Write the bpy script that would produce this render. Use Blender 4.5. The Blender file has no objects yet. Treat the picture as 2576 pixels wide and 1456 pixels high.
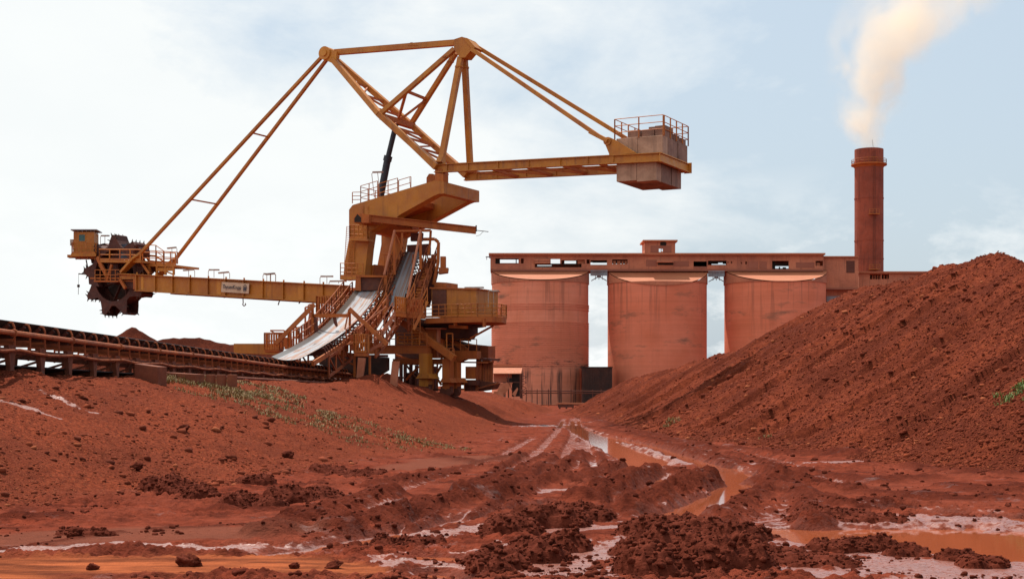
import bpy, math, random
import numpy as np
from mathutils import Vector, Matrix
random.seed(7)
rng = np.random.default_rng(11)
S = bpy.context.scene
COL = S.collection
R = math.radians

# ------------------------------------------------------------------ camera geometry
# D = pixels of the photograph at 2576 px width; the lens is 50 mm, horizon on row 985
F, HX, HY, CAMZ = 3578.0, 1288.0, 985.0, 2.5
def P(p, Y):
    """world point seen at pixel p, at distance Y in front of the camera"""
    return Vector(((p[0]-HX)/F*Y, Y, CAMZ+(HY-p[1])/F*Y))
def zoomer(ox, oy, k):
    return lambda x, y: ((ox+x/k)/1.26708, (oy+y/k)/1.26708)
zA = zoomer(180, 680, 3.677); zB = zoomer(850, 520, 3.22); zC = zoomer(800, 880, 3.0306)
zE = zoomer(980, 80, 2.8); zF = zoomer(1880, 330, 4.8525); zG = zoomer(1520, 740, 2.6)
zH = zoomer(2000, 740, 2.038); zI = zoomer(0, 980, 2.862); zJ = zoomer(200, 700, 4.55)
zK = zoomer(1060, 680, 4.8525); zL = zoomer(840, 900, 4.2825); zN = zoomer(1200, 900, 3.639)
# the machine's own axes: U runs along it (right, a little towards the camera), V across it
U = Vector((.887, -.461, 0)); V = Vector((.461, .887, 0)); Z = Vector((0, 0, 1))
MC = Vector((-11.3, 118, 0))
def M(p, v):
    s, e = (p[0]-HX)/F, (HY-p[1])/F
    t = (v + MC.x*V.x + MC.y*V.y)/(s*V.x + V.y)
    return Vector((s*t, t, CAMZ+e*t))

# ------------------------------------------------------------------ object helpers
ORG = {}
def tag(o, label, cat, group=None):
    o['label'] = label; o['category'] = cat
    if group: o['group'] = group
    return o
def thing(name, loc, label, cat, group=None):
    o = bpy.data.objects.new(name, None); COL.objects.link(o)
    o.location = loc; ORG[o.name] = Vector(loc); o.empty_display_size = .5
    return tag(o, label, cat, group)
class MB:
    def __init__(s): s.v = []; s.f = []; s.cut = []
    def add(s, vs, fs):
        n = len(s.v); s.cut.append((n, len(s.f))); s.v += [tuple(p) for p in vs]; s.f += [tuple(i+n for i in f) for f in fs]; return s
    def box(s, c, size, ax=(Vector((1,0,0)), Vector((0,1,0)), Z)):
        c = Vector(c); a, b, d = (ax[i]*size[i]/2 for i in range(3))
        vs = [c+i*a+j*b+k*d for i in (-1,1) for j in (-1,1) for k in (-1,1)]
        return s.add(vs, [(0,1,3,2),(4,6,7,5),(0,4,5,1),(2,3,7,6),(0,2,6,4),(1,5,7,3)])
    def beam(s, a, b, w, h, up=Z, w2=None, h2=None):
        a = Vector(a); b = Vector(b); d = (b-a).normalized(); x = d.cross(up)
        if x.length < 1e-3: x = d.cross(U)
        x.normalize(); y = x.cross(d)
        w2 = w if w2 is None else w2; h2 = h if h2 is None else h2
        vs = [a+i*x*w/2+j*y*h/2 for i,j in ((-1,-1),(1,-1),(1,1),(-1,1))] + [b+i*x*w2/2+j*y*h2/2 for i,j in ((-1,-1),(1,-1),(1,1),(-1,1))]
        return s.add(vs, [(3,2,1,0),(4,5,6,7),(0,1,5,4),(1,2,6,5),(2,3,7,6),(3,0,4,7)])
    def ibeam(s, a, b, w, h, up=Z, t=.06):
        a = Vector(a); b = Vector(b); d = (b-a).normalized(); x = d.cross(up).normalized(); y = x.cross(d)
        s.beam(a, b, t, h-2*t-.004, up)
        o = y*(h/2-t/2); s.beam(a+o, b+o, w, t, up); return s.beam(a-o, b-o, w, t, up)
    def tube(s, a, b, r, n=6, r2=None):
        a = Vector(a); b = Vector(b); d = (b-a).normalized(); x = d.cross(Z)
        if x.length < 1e-3: x = d.cross(U)
        x.normalize(); y = x.cross(d); r2 = r if r2 is None else r2
        vs = []
        for c, q in ((a, r), (b, r2)):
            vs += [c+q*(math.cos(2*math.pi*i/n)*x+math.sin(2*math.pi*i/n)*y) for i in range(n)]
        fs = [(i, (i+1)%n, n+(i+1)%n, n+i) for i in range(n)] + [tuple(range(n-1,-1,-1)), tuple(range(n,2*n))]
        return s.add(vs, fs)
    def path(s, pts, r, n=6):
        for a, b in zip(pts, pts[1:]):
            s.tube(a, b, r, n)
        return s
    def prism(s, pts, ext):
        ext = Vector(ext); n = len(pts); pts = [Vector(p) for p in pts]
        nrm = Vector((0,0,0))
        for i in range(n): nrm += pts[i].cross(pts[(i+1)%n])
        if nrm.dot(ext) > 0: pts = pts[::-1]
        fs = [tuple(range(n)), tuple(range(2*n-1, n-1, -1))] + [((i+1)%n, i, n+i, n+(i+1)%n) for i in range(n)]
        return s.add(pts+[p+ext for p in pts], fs)
    def lathe(s, prof, c, n=48, axis=Z, x=Vector((1,0,0)), cap=True):
        c = Vector(c); y = axis.cross(x); vs = []
        for r, h in prof:
            vs += [c+axis*h+r*(math.cos(2*math.pi*i/n)*x+math.sin(2*math.pi*i/n)*y) for i in range(n)]
        m = len(prof)
        fs = [(j*n+i, j*n+(i+1)%n, (j+1)*n+(i+1)%n, (j+1)*n+i) for j in range(m-1) for i in range(n)]
        if cap: fs += [tuple(range(n-1,-1,-1)), tuple(range((m-1)*n, m*n))]
        return s.add(vs, fs)
    def rail(s, pts, h=1.05, step=1.1, r=.035, toe=True, mids=1, pr=None):
        pts = [Vector(p) for p in pts]; pr = pr or r*1.3
        for a, b in zip(pts, pts[1:]):
            for k in range(mids+1):
                o = Z*h*(k+1)/(mids+1); s.tube(a+o, b+o, r, 5)
            L = (b-a).length; n = max(1, round(L/step))
            for i in range(n+1):
                q = a.lerp(b, i/n); s.tube(q, q+Z*(h-.01), pr, 5)
            if toe and L > .05: s.beam(a+Z*.08, b+Z*.08, .03, .14)
        return s
    def each(s, name, mat, parent, k=1, smooth=False):
        """every k added shapes become one part of their own"""
        c = s.cut[::k]+[(len(s.v), len(s.f))]; o = []
        for (v0, f0), (v1, f1) in zip(c, c[1:]):
            m = MB(); m.v = s.v[v0:v1]; m.f = [tuple(i-v0 for i in f) for f in s.f[f0:f1]]; o.append(m.build(name, mat, parent, smooth))
        return o
    def build(s, name, mat, parent=None, smooth=False, loc=None):
        me = bpy.data.meshes.new(name)
        o0 = ORG[parent.name] if parent else Vector(loc or (0,0,0))
        me.from_pydata([(p[0]-o0.x, p[1]-o0.y, p[2]-o0.z) for p in s.v], [], s.f)
        me.materials.append(mat); me.validate()
        if smooth: me.polygons.foreach_set('use_smooth', [True]*len(me.polygons))
        o = bpy.data.objects.new(name, me); COL.objects.link(o)
        if parent: o.parent = parent; ORG[o.name] = o0.copy()
        else: o.location = o0; ORG[o.name] = o0.copy()
        if smooth:
            try: me.set_sharp_from_angle(angle=R(38))
            except Exception: pass
        return o
def np_mesh(name, V_, F_, mat, attrs=None, smooth=False, parent=None, loc=(0,0,0)):
    me = bpy.data.meshes.new(name); V_ = np.asarray(V_, np.float32) - np.array(loc, np.float32); F_ = np.asarray(F_, np.int32)
    k = F_.shape[1]
    me.vertices.add(len(V_)); me.vertices.foreach_set('co', np.ascontiguousarray(V_, np.float32).ravel())
    me.loops.add(F_.size); me.loops.foreach_set('vertex_index', F_.ravel())
    me.polygons.add(len(F_)); me.polygons.foreach_set('loop_start', np.arange(0, F_.size, k, dtype=np.int32))
    me.polygons.foreach_set('loop_total', np.full(len(F_), k, np.int32))
    if smooth: me.polygons.foreach_set('use_smooth', np.ones(len(F_), bool))
    for n_, a in (attrs or {}).items():
        at = me.attributes.new(n_, 'FLOAT', 'POINT'); at.data.foreach_set('value', np.asarray(a, np.float32).ravel())
    me.update(calc_edges=True); me.materials.append(mat)
    o = bpy.data.objects.new(name, me); COL.objects.link(o); o.location = loc
    if parent: o.parent = parent
    ORG[o.name] = Vector(loc)
    return o

# ------------------------------------------------------------------ numpy noise
def _h(*a):
    h = np.zeros(a[0].shape, np.uint32)
    for q, k in zip(a, (374761393, 668265263, 2147483647, 1442695041)):
        h ^= (q.astype(np.int64) & 0xffffffff).astype(np.uint32)*np.uint32(k & 0xffffffff); h = (h ^ (h >> np.uint32(13)))*np.uint32(1274126177)
    h ^= h >> np.uint32(16)
    return h.astype(np.float64)/4294967295.0
def vn2(x, y, seed=0):
    xi = np.floor(x); yi = np.floor(y); fx = x-xi; fy = y-yi
    fx = fx*fx*(3-2*fx); fy = fy*fy*(3-2*fy); s = np.full(x.shape, seed)
    a = _h(xi, yi, s); b = _h(xi+1, yi, s); c = _h(xi, yi+1, s); d = _h(xi+1, yi+1, s)
    return (a*(1-fx)+b*fx)*(1-fy)+(c*(1-fx)+d*fx)*fy*1.0
def fbm(x, y, oct=4, seed=0, gain=.5):
    t = 0; a = 1; n = 0
    for i in range(oct):
        t = t+a*vn2(x*2**i+i*17.3, y*2**i-i*9.1, seed+i); n += a; a *= gain
    return t/n
def billow(x, y, oct=4, seed=0, gain=.5):
    t = 0; a = 1; n = 0
    for i in range(oct):
        t = t+a*np.abs(2*vn2(x*2**i+i*13.7, y*2**i+i*5.3, seed+i)-1); n += a; a *= gain
    return t/n
def vn3(p, seed=0):
    i = np.floor(p); f = p-i; f = f*f*(3-2*f); r = 0; s = np.full(p.shape[:1], seed)
    for dx in (0,1):
        for dy in (0,1):
            for dz in (0,1):
                w = (f[:,0] if dx else 1-f[:,0])*(f[:,1] if dy else 1-f[:,1])*(f[:,2] if dz else 1-f[:,2])
                r = r+w*_h(i[:,0]+dx, i[:,1]+dy, i[:,2]+dz, s)
    return r
def sstep(a, b, x):
    t = np.clip((x-a)/(b-a), 0, 1); return t*t*(3-2*t)

# ------------------------------------------------------------------ materials
def nt_new(name):
    m = bpy.data.materials.new(name); m.use_nodes = True; nt = m.node_tree; nt.nodes.clear()
    out = nt.nodes.new('ShaderNodeOutputMaterial'); b = nt.nodes.new('ShaderNodeBsdfPrincipled')
    nt.links.new(b.outputs[0], out.inputs[0]); return m, nt, b
def noise(nt, vec, scale, detail=4, rough=.55, dist=0):
    n = nt.nodes.new('ShaderNodeTexNoise'); n.inputs['Scale'].default_value = scale; n.inputs['Detail'].default_value = detail
    n.inputs['Roughness'].default_value = rough; n.inputs['Distortion'].default_value = dist
    if vec is not None: nt.links.new(vec, n.inputs['Vector'])
    return n.outputs['Fac']
def mapping(nt, vec, scale=(1,1,1), loc=(0,0,0)):
    m = nt.nodes.new('ShaderNodeMapping'); m.inputs['Scale'].default_value = scale; m.inputs['Location'].default_value = loc
    nt.links.new(vec, m.inputs['Vector']); return m.outputs[0]
def ramp(nt, fac, a, b, ca=(0,0,0,1), cb=(1,1,1,1)):
    r = nt.nodes.new('ShaderNodeValToRGB'); e = r.color_ramp.elements
    e[0].position = a; e[1].position = b; e[0].color = ca; e[1].color = cb
    nt.links.new(fac, r.inputs[0]); return r.outputs[0]
def mixc(nt, fac, a, b, mode='MIX'):
    m = nt.nodes.new('ShaderNodeMix'); m.data_type = 'RGBA'; m.blend_type = mode
    for sock, val in ((m.inputs[0], fac), (m.inputs[6], a), (m.inputs[7], b)):
        if isinstance(val, (int, float)): sock.default_value = val
        elif isinstance(val, tuple): sock.default_value = (*val[:3], 1)
        else: nt.links.new(val, sock)
    return m.outputs[2]
def math_(nt, op, a, b=0.0, c=None, clamp=False):
    m = nt.nodes.new('ShaderNodeMath'); m.operation = op; m.use_clamp = clamp
    for sock, val in zip(m.inputs, (a, b, c)):
        if val is None: continue
        if isinstance(val, (int, float)): sock.default_value = val
        else: nt.links.new(val, sock)
    return m.outputs[0]
def maprange(nt, v, a, b, c=0., d=1.):
    m = nt.nodes.new('ShaderNodeMapRange'); m.clamp = True; nt.links.new(v, m.inputs[0])
    for i, q in enumerate((a, b, c, d)): m.inputs[i+1].default_value = q
    return m.outputs[0]
def bump(nt, h, strength, dist, normal=None):
    b = nt.nodes.new('ShaderNodeBump'); b.inputs['Strength'].default_value = strength; b.inputs['Distance'].default_value = dist
    nt.links.new(h, b.inputs['Height'])
    if normal is not None: nt.links.new(normal, b.inputs['Normal'])
    return b.outputs[0]
def surf(name, c1, c2, scale=.6, rough=.7, dirt=None, dirt_amt=.5, dirt_scale=.35, streak=None, streak_amt=.5, bmp=.15, bscale=6., bdist=.05, metal=0., fine=.12, spec=.4):
    """painted or bare surface: two colours in patches, a dirt layer, vertical run-off streaks and fine mottling"""
    m, nt, b = nt_new(name); tc = nt.nodes.new('ShaderNodeNewGeometry').outputs['Position']
    c = mixc(nt, ramp(nt, noise(nt, tc, scale, 5, .6), .35, .65), c1, c2)
    if dirt:
        c = mixc(nt, math_(nt, 'MULTIPLY', ramp(nt, noise(nt, tc, dirt_scale, 7, .68, .4), .44, .62), dirt_amt), c, dirt)
    if streak:
        v = mapping(nt, tc, (2.2, 2.2, .16)); f = ramp(nt, noise(nt, v, 1.0, 6, .65), .53, .68)
        c = mixc(nt, math_(nt, 'MULTIPLY', f, streak_amt), c, streak)
    f = noise(nt, tc, bscale*1.7, 5, .7)
    c = mixc(nt, fine, c, mixc(nt, 1., c, ramp(nt, f, .3, .7, (.15,.15,.15,1), (1.7,1.7,1.7,1)), 'MULTIPLY'))
    nt.links.new(c, b.inputs['Base Color'])
    b.inputs['Metallic'].default_value = metal; b.inputs['Specular IOR Level'].default_value = spec
    nt.links.new(maprange(nt, noise(nt, tc, bscale*.5, 3), .3, .7, rough-.1, min(1, rough+.12)), b.inputs['Roughness'])
    if bmp: nt.links.new(bump(nt, noise(nt, tc, bscale, 4), bmp, bdist), b.inputs['Normal'])
    return m
DUST = (.34, .085, .022)
Mt = {}
Mt['ochre'] = surf('ochre_paint', (.50,.18,.017), (.41,.14,.015), .5, .55, DUST, .35, .5, (.16,.045,.014), .45)
Mt['ochre_pale'] = surf('touched_up_paint', (.62,.25,.02), (.52,.19,.02), .8, .5, DUST, .25, .6)
Mt['rail'] = surf('rail_paint', (.52,.17,.02), (.40,.11,.02), .8, .6, DUST, .5, .8)
Mt['dusty'] = surf('dust_covered_paint', (.45,.125,.018), (.37,.09,.018), .6, .75, DUST, .6, .7, (.12,.033,.012), .4)
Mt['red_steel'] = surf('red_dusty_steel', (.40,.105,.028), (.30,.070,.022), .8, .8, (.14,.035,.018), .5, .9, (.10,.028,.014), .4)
Mt['red_dark'] = surf('shaded_dusty_steel', (.22,.060,.022), (.15,.040,.018), .8, .85, (.08,.022,.014), .6, .9, (.06,.02,.012), .4)  # darker copy of the red steel, shadow under the conveyor painted into it
Mt['rust'] = surf('worn_rust_steel', (.12,.032,.018), (.07,.022,.015), 1.2, .7, (.2,.055,.022), .5, 1.2, bmp=.3)
Mt['wheel'] = surf('wheel_steel', (.075,.020,.012), (.045,.014,.010), 1.2, .7, (.15,.038,.018), .5, 1.2, bmp=.3)
Mt['dark'] = surf('dark_greasy_steel', (.030,.016,.012), (.05,.02,.013), 1.0, .7, (.12,.035,.018), .35, 1.0)
Mt['rubber'] = surf('black_rubber', (.012,.011,.012), (.02,.017,.017), 1.2, .6, (.05,.018,.012), .3, .8, spec=.3)
Mt['navy'] = surf('blue_black_paint', (.012,.016,.024), (.02,.024,.034), 1.2, .45, bmp=0)
Mt['blue'] = surf('faded_blue_paint', (.05,.07,.10), (.035,.05,.08), 1.2, .6, (.1,.04,.03), .4)
Mt['block'] = surf('ballast_concrete', (.50,.30,.20), (.42,.24,.155), .8, .9, (.28,.155,.10), .5, .8, (.2,.12,.08), .4, bmp=.3, bscale=4)
Mt['block_shaded'] = surf('shaded_stained_concrete', (.33,.185,.13), (.23,.125,.09), .8, .9, (.14,.078,.057), .5, .8, (.10,.062,.048), .6, bmp=.3, bscale=4)  # stains, plus the counterweight's shaded side painted into a darker base
Mt['grey'] = surf('galvanised_steel', (.28,.29,.31), (.2,.2,.22), .6, .6, (.25,.12,.08), .4)
Mt['lamp'] = surf('lamp_housing', (.42,.36,.31), (.32,.26,.22), 2., .5, DUST, .5, 2.)
Mt['sign'] = surf('sign_board', (.60,.42,.29), (.55,.37,.24), 1.0, .6, (.42,.22,.12), .4, 1.4, bmp=0, fine=.05)
Mt['ink'] = surf('sign_lettering', (.02,.03,.06), (.03,.04,.07), 2., .5, bmp=0)
Mt['glass'] = surf('cab_glass', (.04,.11,.10), (.02,.07,.07), 3., .15, bmp=0, fine=0)
Mt['tin'] = surf('orange_tin_roof', (.46,.155,.07), (.42,.13,.058), .25, .7, (.38,.10,.045), .4, .2, bmp=.1)
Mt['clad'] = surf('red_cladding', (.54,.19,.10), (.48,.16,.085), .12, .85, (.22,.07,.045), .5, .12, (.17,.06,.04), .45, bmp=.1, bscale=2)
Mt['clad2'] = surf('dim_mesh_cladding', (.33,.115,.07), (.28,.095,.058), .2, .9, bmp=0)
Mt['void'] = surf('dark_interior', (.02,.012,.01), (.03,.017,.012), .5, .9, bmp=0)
Mt['pale'] = surf('pale_dusty_plate', (.50,.19,.10), (.42,.15,.08), 1., .8, DUST, .4, 1.)
Mt['stack'] = surf('brick_red_shell', (.33,.072,.036), (.27,.058,.030), .12, .85, (.15,.034,.02), .5, .15, (.09,.022,.014), .6, bmp=.1, bscale=2)
Mt['corr'] = surf('soot_dark_cladding', (.05,.024,.018), (.035,.02,.017), .3, .85, (.10,.035,.022), .6, .25, (.02,.013,.012), .6)
Mt['kerb'] = surf('dusty_concrete', (.24,.07,.032), (.17,.046,.022), .9, .9, (.11,.028,.015), .5, .8, (.14,.045,.03), .5, bmp=.35, bscale=5)

def belt_mat(name='sheen_painted_worn_belt', ka=1., ro=.28):
    m, nt, b = nt_new(name); at = nt.nodes.new('ShaderNodeAttribute'); at.attribute_name = 'across'
    tc = nt.nodes.new('ShaderNodeNewGeometry').outputs['Position']
    v = nt.nodes.new('ShaderNodeCombineXYZ'); nt.links.new(at.outputs['Fac'], v.inputs[0])
    sx = nt.nodes.new('ShaderNodeSeparateXYZ'); nt.links.new(tc, sx.inputs[0])
    nt.links.new(math_(nt, 'MULTIPLY', sx.outputs[1], .02), v.inputs[1])
    f = noise(nt, v.outputs[0], 7., 4, .6)
    c = mixc(nt, ramp(nt, f, .46, .58), (.46,.49,.54), (.44,.24,.16))  # pale blue tone paints the sky's reflection onto the dark rubber
    c = mixc(nt, ramp(nt, noise(nt, v.outputs[0], 16., 3), .60, .68), c, (.13,.115,.12))
    c = mixc(nt, ramp(nt, at.outputs['Fac'], .16, .2, (1,1,1,1), (0,0,0,1)), c, (.12,.105,.095))
    c = mixc(nt, 1., c, (ka, ka*.96, ka*.92), 'MULTIPLY'); nt.links.new(c, b.inputs['Base Color']); b.inputs['Roughness'].default_value = ro
    nt.links.new(bump(nt, noise(nt, tc, 9., 4), .12, .02), b.inputs['Normal'])
    return m
Mt['belt'] = belt_mat('sheen_painted_worn_belt', .85); Mt['belt2'] = belt_mat('faint_sheen_worn_belt', .5, .5)
# ------------------------------------------------------------------ camera, sky, sun
cd = bpy.data.cameras.new('camera'); cam = bpy.data.objects.new('camera', cd); COL.objects.link(cam)
cam.location = (0, 0, CAMZ); cam.rotation_euler = (R(90), 0, 0)
cd.sensor_width = 36; cd.lens = F/2576*36; cd.shift_y = (HY-728)/2576; cd.clip_start = .5; cd.clip_end = 20000
S.camera = cam
SUN = Vector((-.26, .42, 1.0)).normalized()
w = bpy.data.worlds.new("World"); S.world = w; w.use_nodes = True; nt = w.node_tree; nt.nodes.clear()
out = nt.nodes.new('ShaderNodeOutputWorld'); bg = nt.nodes.new('ShaderNodeBackground'); nt.links.new(bg.outputs[0], out.inputs[0])
bg.inputs['Strength'].default_value = .1
sky = nt.nodes.new('ShaderNodeTexSky'); sky.sky_type = 'NISHITA'; sky.sun_disc = False
sky.sun_elevation = math.asin(SUN.z); sky.sun_rotation = math.atan2(SUN.x, SUN.y); sky.air_density = 1.1; sky.dust_density = 3.5; sky.ozone_density = 1.2
g = nt.nodes.new('ShaderNodeTexCoord').outputs['Generated']
sx = nt.nodes.new('ShaderNodeSeparateXYZ'); nt.links.new(g, sx.inputs[0])
hazy = mixc(nt, .62, sky.outputs[0], (6.5, 7.75, 8.75))                       # thin high haze over the blue
big = noise(nt, mapping(nt, g, (2.6, 2.6, 5.5), (.35, .1, .62)), 1.7, 7, .58, .35)
puff = noise(nt, mapping(nt, g, (5., 5., 9.), (3.1, 1.7, .4)), 1.9, 8, .62, .2)
bank = maprange(nt, sx.outputs[0], -.17, .22, .31, -.24)                        # the cloud bank thickens to the west
vd = nt.nodes.new('ShaderNodeVectorMath'); vd.operation = 'DISTANCE'; nt.links.new(g, vd.inputs[0]); vd.inputs[1].default_value = Vector((-.17, 1, .255)).normalized()
hole = maprange(nt, vd.outputs['Value'], .0, .11, -.42, 0.); bank = math_(nt, 'ADD', bank, hole)
m1 = math_(nt, 'ADD', math_(nt, 'ADD', math_(nt, 'MULTIPLY', big, .75), math_(nt, 'MULTIPLY', puff, .45)), bank)
cl = ramp(nt, m1, .52, .80)
low = ramp(nt, noise(nt, mapping(nt, g, (6., 6., 12.), (1.3, .2, .95)), 1.3, 8, .62, .2), .49, .60)
low = math_(nt, 'MULTIPLY', low, maprange(nt, sx.outputs[2], .155, .05, 0., 1.))
white = mixc(nt, noise(nt, mapping(nt, g, (3, 3, 7)), 2., 5), (8.1, 8.5, 8.6), (9.1, 9.3, 9.2))
c = mixc(nt, cl, hazy, white); c = mixc(nt, math_(nt, 'MULTIPLY', low, .95), c, (9.3, 9.5, 9.4))
nt.links.new(c, bg.inputs[0])
sd = bpy.data.lights.new('sun', 'SUN'); sd.energy = 5.0; sd.angle = R(.8); sd.color = (1, .95, .86)
so = bpy.data.objects.new('sun', sd); COL.objects.link(so); so.rotation_euler = SUN.to_track_quat('Z', 'Y').to_euler(); so.location = (0, 0, 100)
S.view_settings.view_transform = 'Standard'; S.view_settings.look = 'None'; S.view_settings.exposure = .14; S.view_settings.gamma = 1
S.cycles.volume_bounces = 3; S.cycles.max_bounces = 6

# ------------------------------------------------------------------ ground
FT = np.array([[-60,-40],[8,-22],[20,-14.5],[28.5,-10],[36.5,-6.2],[51,-4.1],[58,-1.8],[75,-.8],[99,0],[130,2.5],[179,5.6],[240,7],[4000,7]])
CR = np.array([[-60,-60,3.2],[10,-30,3.0],[28,-21.5,3.0],[45,-16.4,3.0],[60,-13.4,3.0],[75,-11.6,3.0],[90,-10.9,2.9],[112,-9.3,2.92],[150,-3.2,2.25],[170,1.5,1.4],[205,4.5,.25],[240,5,0],[4000,5,0]])
def gbase(x, y):
    x = np.asarray(x, float); y = np.asarray(y, float)
    xf = np.interp(y, FT[:,0], FT[:,1]); xc = np.interp(y, CR[:,0], CR[:,1]); zc = np.interp(y, CR[:,0], CR[:,2])
    t = np.clip((xf-x)/(xf-xc), 0, 1.0)
    prof = np.where(t < .25, 2.0*t*t, .125+1.0*(t-.25)+.45*(t-.25)*(1-t)); prof = np.minimum(prof/.876, 1)
    prof = prof*(1-.0*t)
    back = np.clip(xc-x, 0, None)
    z = zc*prof - np.clip(back-3.0, 0, 30)*.06*(zc > .1)
    return np.maximum(z, -.02), t
def gw(px, py, extra=0.):
    s, e = (px-HX)/F, (HY-py)/F
    t = np.arange(14, 320, .05); z = CAMZ+e*t
    gz, _ = gbase(s*t, t); k = np.argmax(z <= gz+extra)
    return np.array([s*t[k], t[k]])
def polyd(x, y, pts, ws):
    """distance to a polyline in units of its local half width, and arc length"""
    best = np.full(x.shape, 1e9); arc = np.zeros(x.shape); L = 0; sgn = np.zeros(x.shape)
    for (a, b, wa, wb) in zip(pts, pts[1:], ws, ws[1:]):
        d = b-a; l = np.hypot(*d); t = np.clip(((x-a[0])*d[0]+(y-a[1])*d[1])/(l*l), 0, 1)
        q = np.hypot(x-a[0]-t*d[0], y-a[1]-t*d[1])/(wa+(wb-wa)*t)
        k = q < best; best = np.where(k, q, best); arc = np.where(k, L+t*l, arc)
        sgn = np.where(k, np.sign((x-a[0])*d[1]-(y-a[1])*d[0]), sgn); L += l
    return best, arc, sgn
def pl(D, w):
    P_ = [gw(*p) for p in D]
    return P_, ([w]*len(P_) if np.isscalar(w) else w)
RUTS = [  # pixels of the rut's middle line, half width (m), depth, wetness
    ([(1490,1090),(1560,1105),(1640,1121),(1720,1145),(1790,1165),(1842,1187),(1860,1212),(1830,1242),(1770,1272),(1700,1302)], [.45,.45,.45,.5,.58,.62,.62,.55,.6,.7], .23),
    ([(1430,1066),(1500,1100),(1560,1130),(1625,1155),(1590,1178),(1655,1207),(1632,1228),(1600,1262)], [.6,.7,.8,.9,.75,.5,.5,.3], .22),
    ([(690,1392),(850,1368),(960,1347),(1100,1317),(1200,1298),(1310,1276),(1400,1256)], [.45,.45,.42,.34,.3,.3,.2], .125),
    ([(1900,1330),(1960,1306),(2010,1280),(2033,1260),(2000,1236),(1985,1216)], [.6,.65,.6,.45,.3,.12], .10),
    ([(1905,1322),(2000,1331),(2120,1338),(2300,1347),(2450,1355),(2600,1362),(2850,1366)], [.55,1.0,1.5,2.1,2.5,2.7,2.9], .24),
    ([(2180,1278),(2330,1284),(2450,1293),(2600,1305),(2800,1312)], [.3,.45,.6,.65,.7], .17),
    ([(1035,1391),(1090,1397),(1140,1404),(1200,1412)], [.3,.5,.5,.3], .16),
    ([(1085,1436),(1120,1446),(1150,1452)], [.3,.35,.3], .15),
    ([(905,1358),(945,1352)], [.25,.25], .15),
    ([(1010,1330),(1130,1262),(1250,1200),(1345,1142),(1400,1085),(1418,1052)], [.26]*6, .105),
    ([(1215,1300),(1350,1215),(1420,1150),(1442,1095),(1440,1050)], [.26]*5, .105),
    ([(1560,1300),(1520,1215),(1480,1140),(1462,1085),(1452,1048)], [.26]*5, .105),
    ([(1960,1175),(1800,1140),(1650,1098),(1540,1065),(1480,1045)], [.26]*5, .105),
    ([(2330,1260),(2150,1225),(1980,1160),(1820,1125),(1660,1085)], [.26]*5, .105),
    ([(820,1300),(960,1245),(1120,1195),(1250,1150),(1340,1100)], [.26]*5, .105),

    ([(1330,1072),(1380,1070)], [1.2,1.2], .13), ([(1440,1062),(1480,1060)], [1.2,1.], .12),
    ([(1460,1168),(1495,1162)], [.3,.35], .15), ([(1230,1240),(1340,1205),(1430,1180),(1480,1150),(1450,1110)], [.25,.25,.3,.3,.3], .10), ([(1560,1150),(1640,1165),(1700,1172)], [.3,.35,.3], .14), ([(760,1330),(900,1310),(1010,1285)], [.2,.22,.2], .08)]
WETS = [  # glistening mud without standing water
    ([(1650,1150),(1720,1160),(1800,1172)], [.9,.9,.5]), ([(2180,1425),(2350,1420),(2600,1445)], [.8,1.1,1.3]),
    ([(1280,1425),(1420,1440),(1480,1400)], [.55,.6,.3]), ([(1880,1370),(2000,1372),(2100,1385)], [.4,.5,.5]),
    ([(2050,1290),(2200,1305),(2400,1312),(2600,1318)], [.3,.5,.4,.4]), ([(1300,1345),(1420,1330),(1530,1330)], [.4,.45,.3]),
    ([(90,985),(140,1003),(200,1030),(245,1042)], [.04,.12,.2,.05]), ([(10,1010),(90,1030),(150,1050)], [.1,.2,.05]),
    ([(-50,1400),(60,1388),(180,1382),(300,1372)], [.3,.3,.22,.2]), ([(320,1376),(520,1384),(700,1386)], [.15,.22,.3]),
    ([(1800,1262),(1740,1294),(1690,1312)], [.7,.75,.6]),
    ([(930,1288),(1010,1270),(1080,1255)], [.25,.3,.2]), ([(1900,1170),(2100,1165),(2200,1160)], [.35,.45,.2]),
    ([(1320,1240),(1430,1232)], [.3,.3]), ([(1510,1120),(1600,1140),(1720,1150)], [.6,.8,.6]), ([(1500,1160),(1600,1165),(1700,1165)], [.5,.7,.5]), ([(1250,1395),(1350,1380),(1450,1365)], [.4,.5,.4]), ([(1500,1400),(1560,1385),(1580,1360)], [.4,.45,.3]), ([(1780,1385),(1900,1385),(2000,1400),(2060,1440)], [.35,.5,.5,.5]), ([(2250,1400),(2400,1440),(2600,1420)], [.5,.9,.9]), ([(1000,1360),(1120,1345),(1240,1335)], [.3,.45,.4]), ([(1060,1420),(1150,1430),(1200,1425)], [.5,.5,.3]), ([(1480,1085),(1540,1120),(1640,1140)], [.45,.6,.6])]
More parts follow.
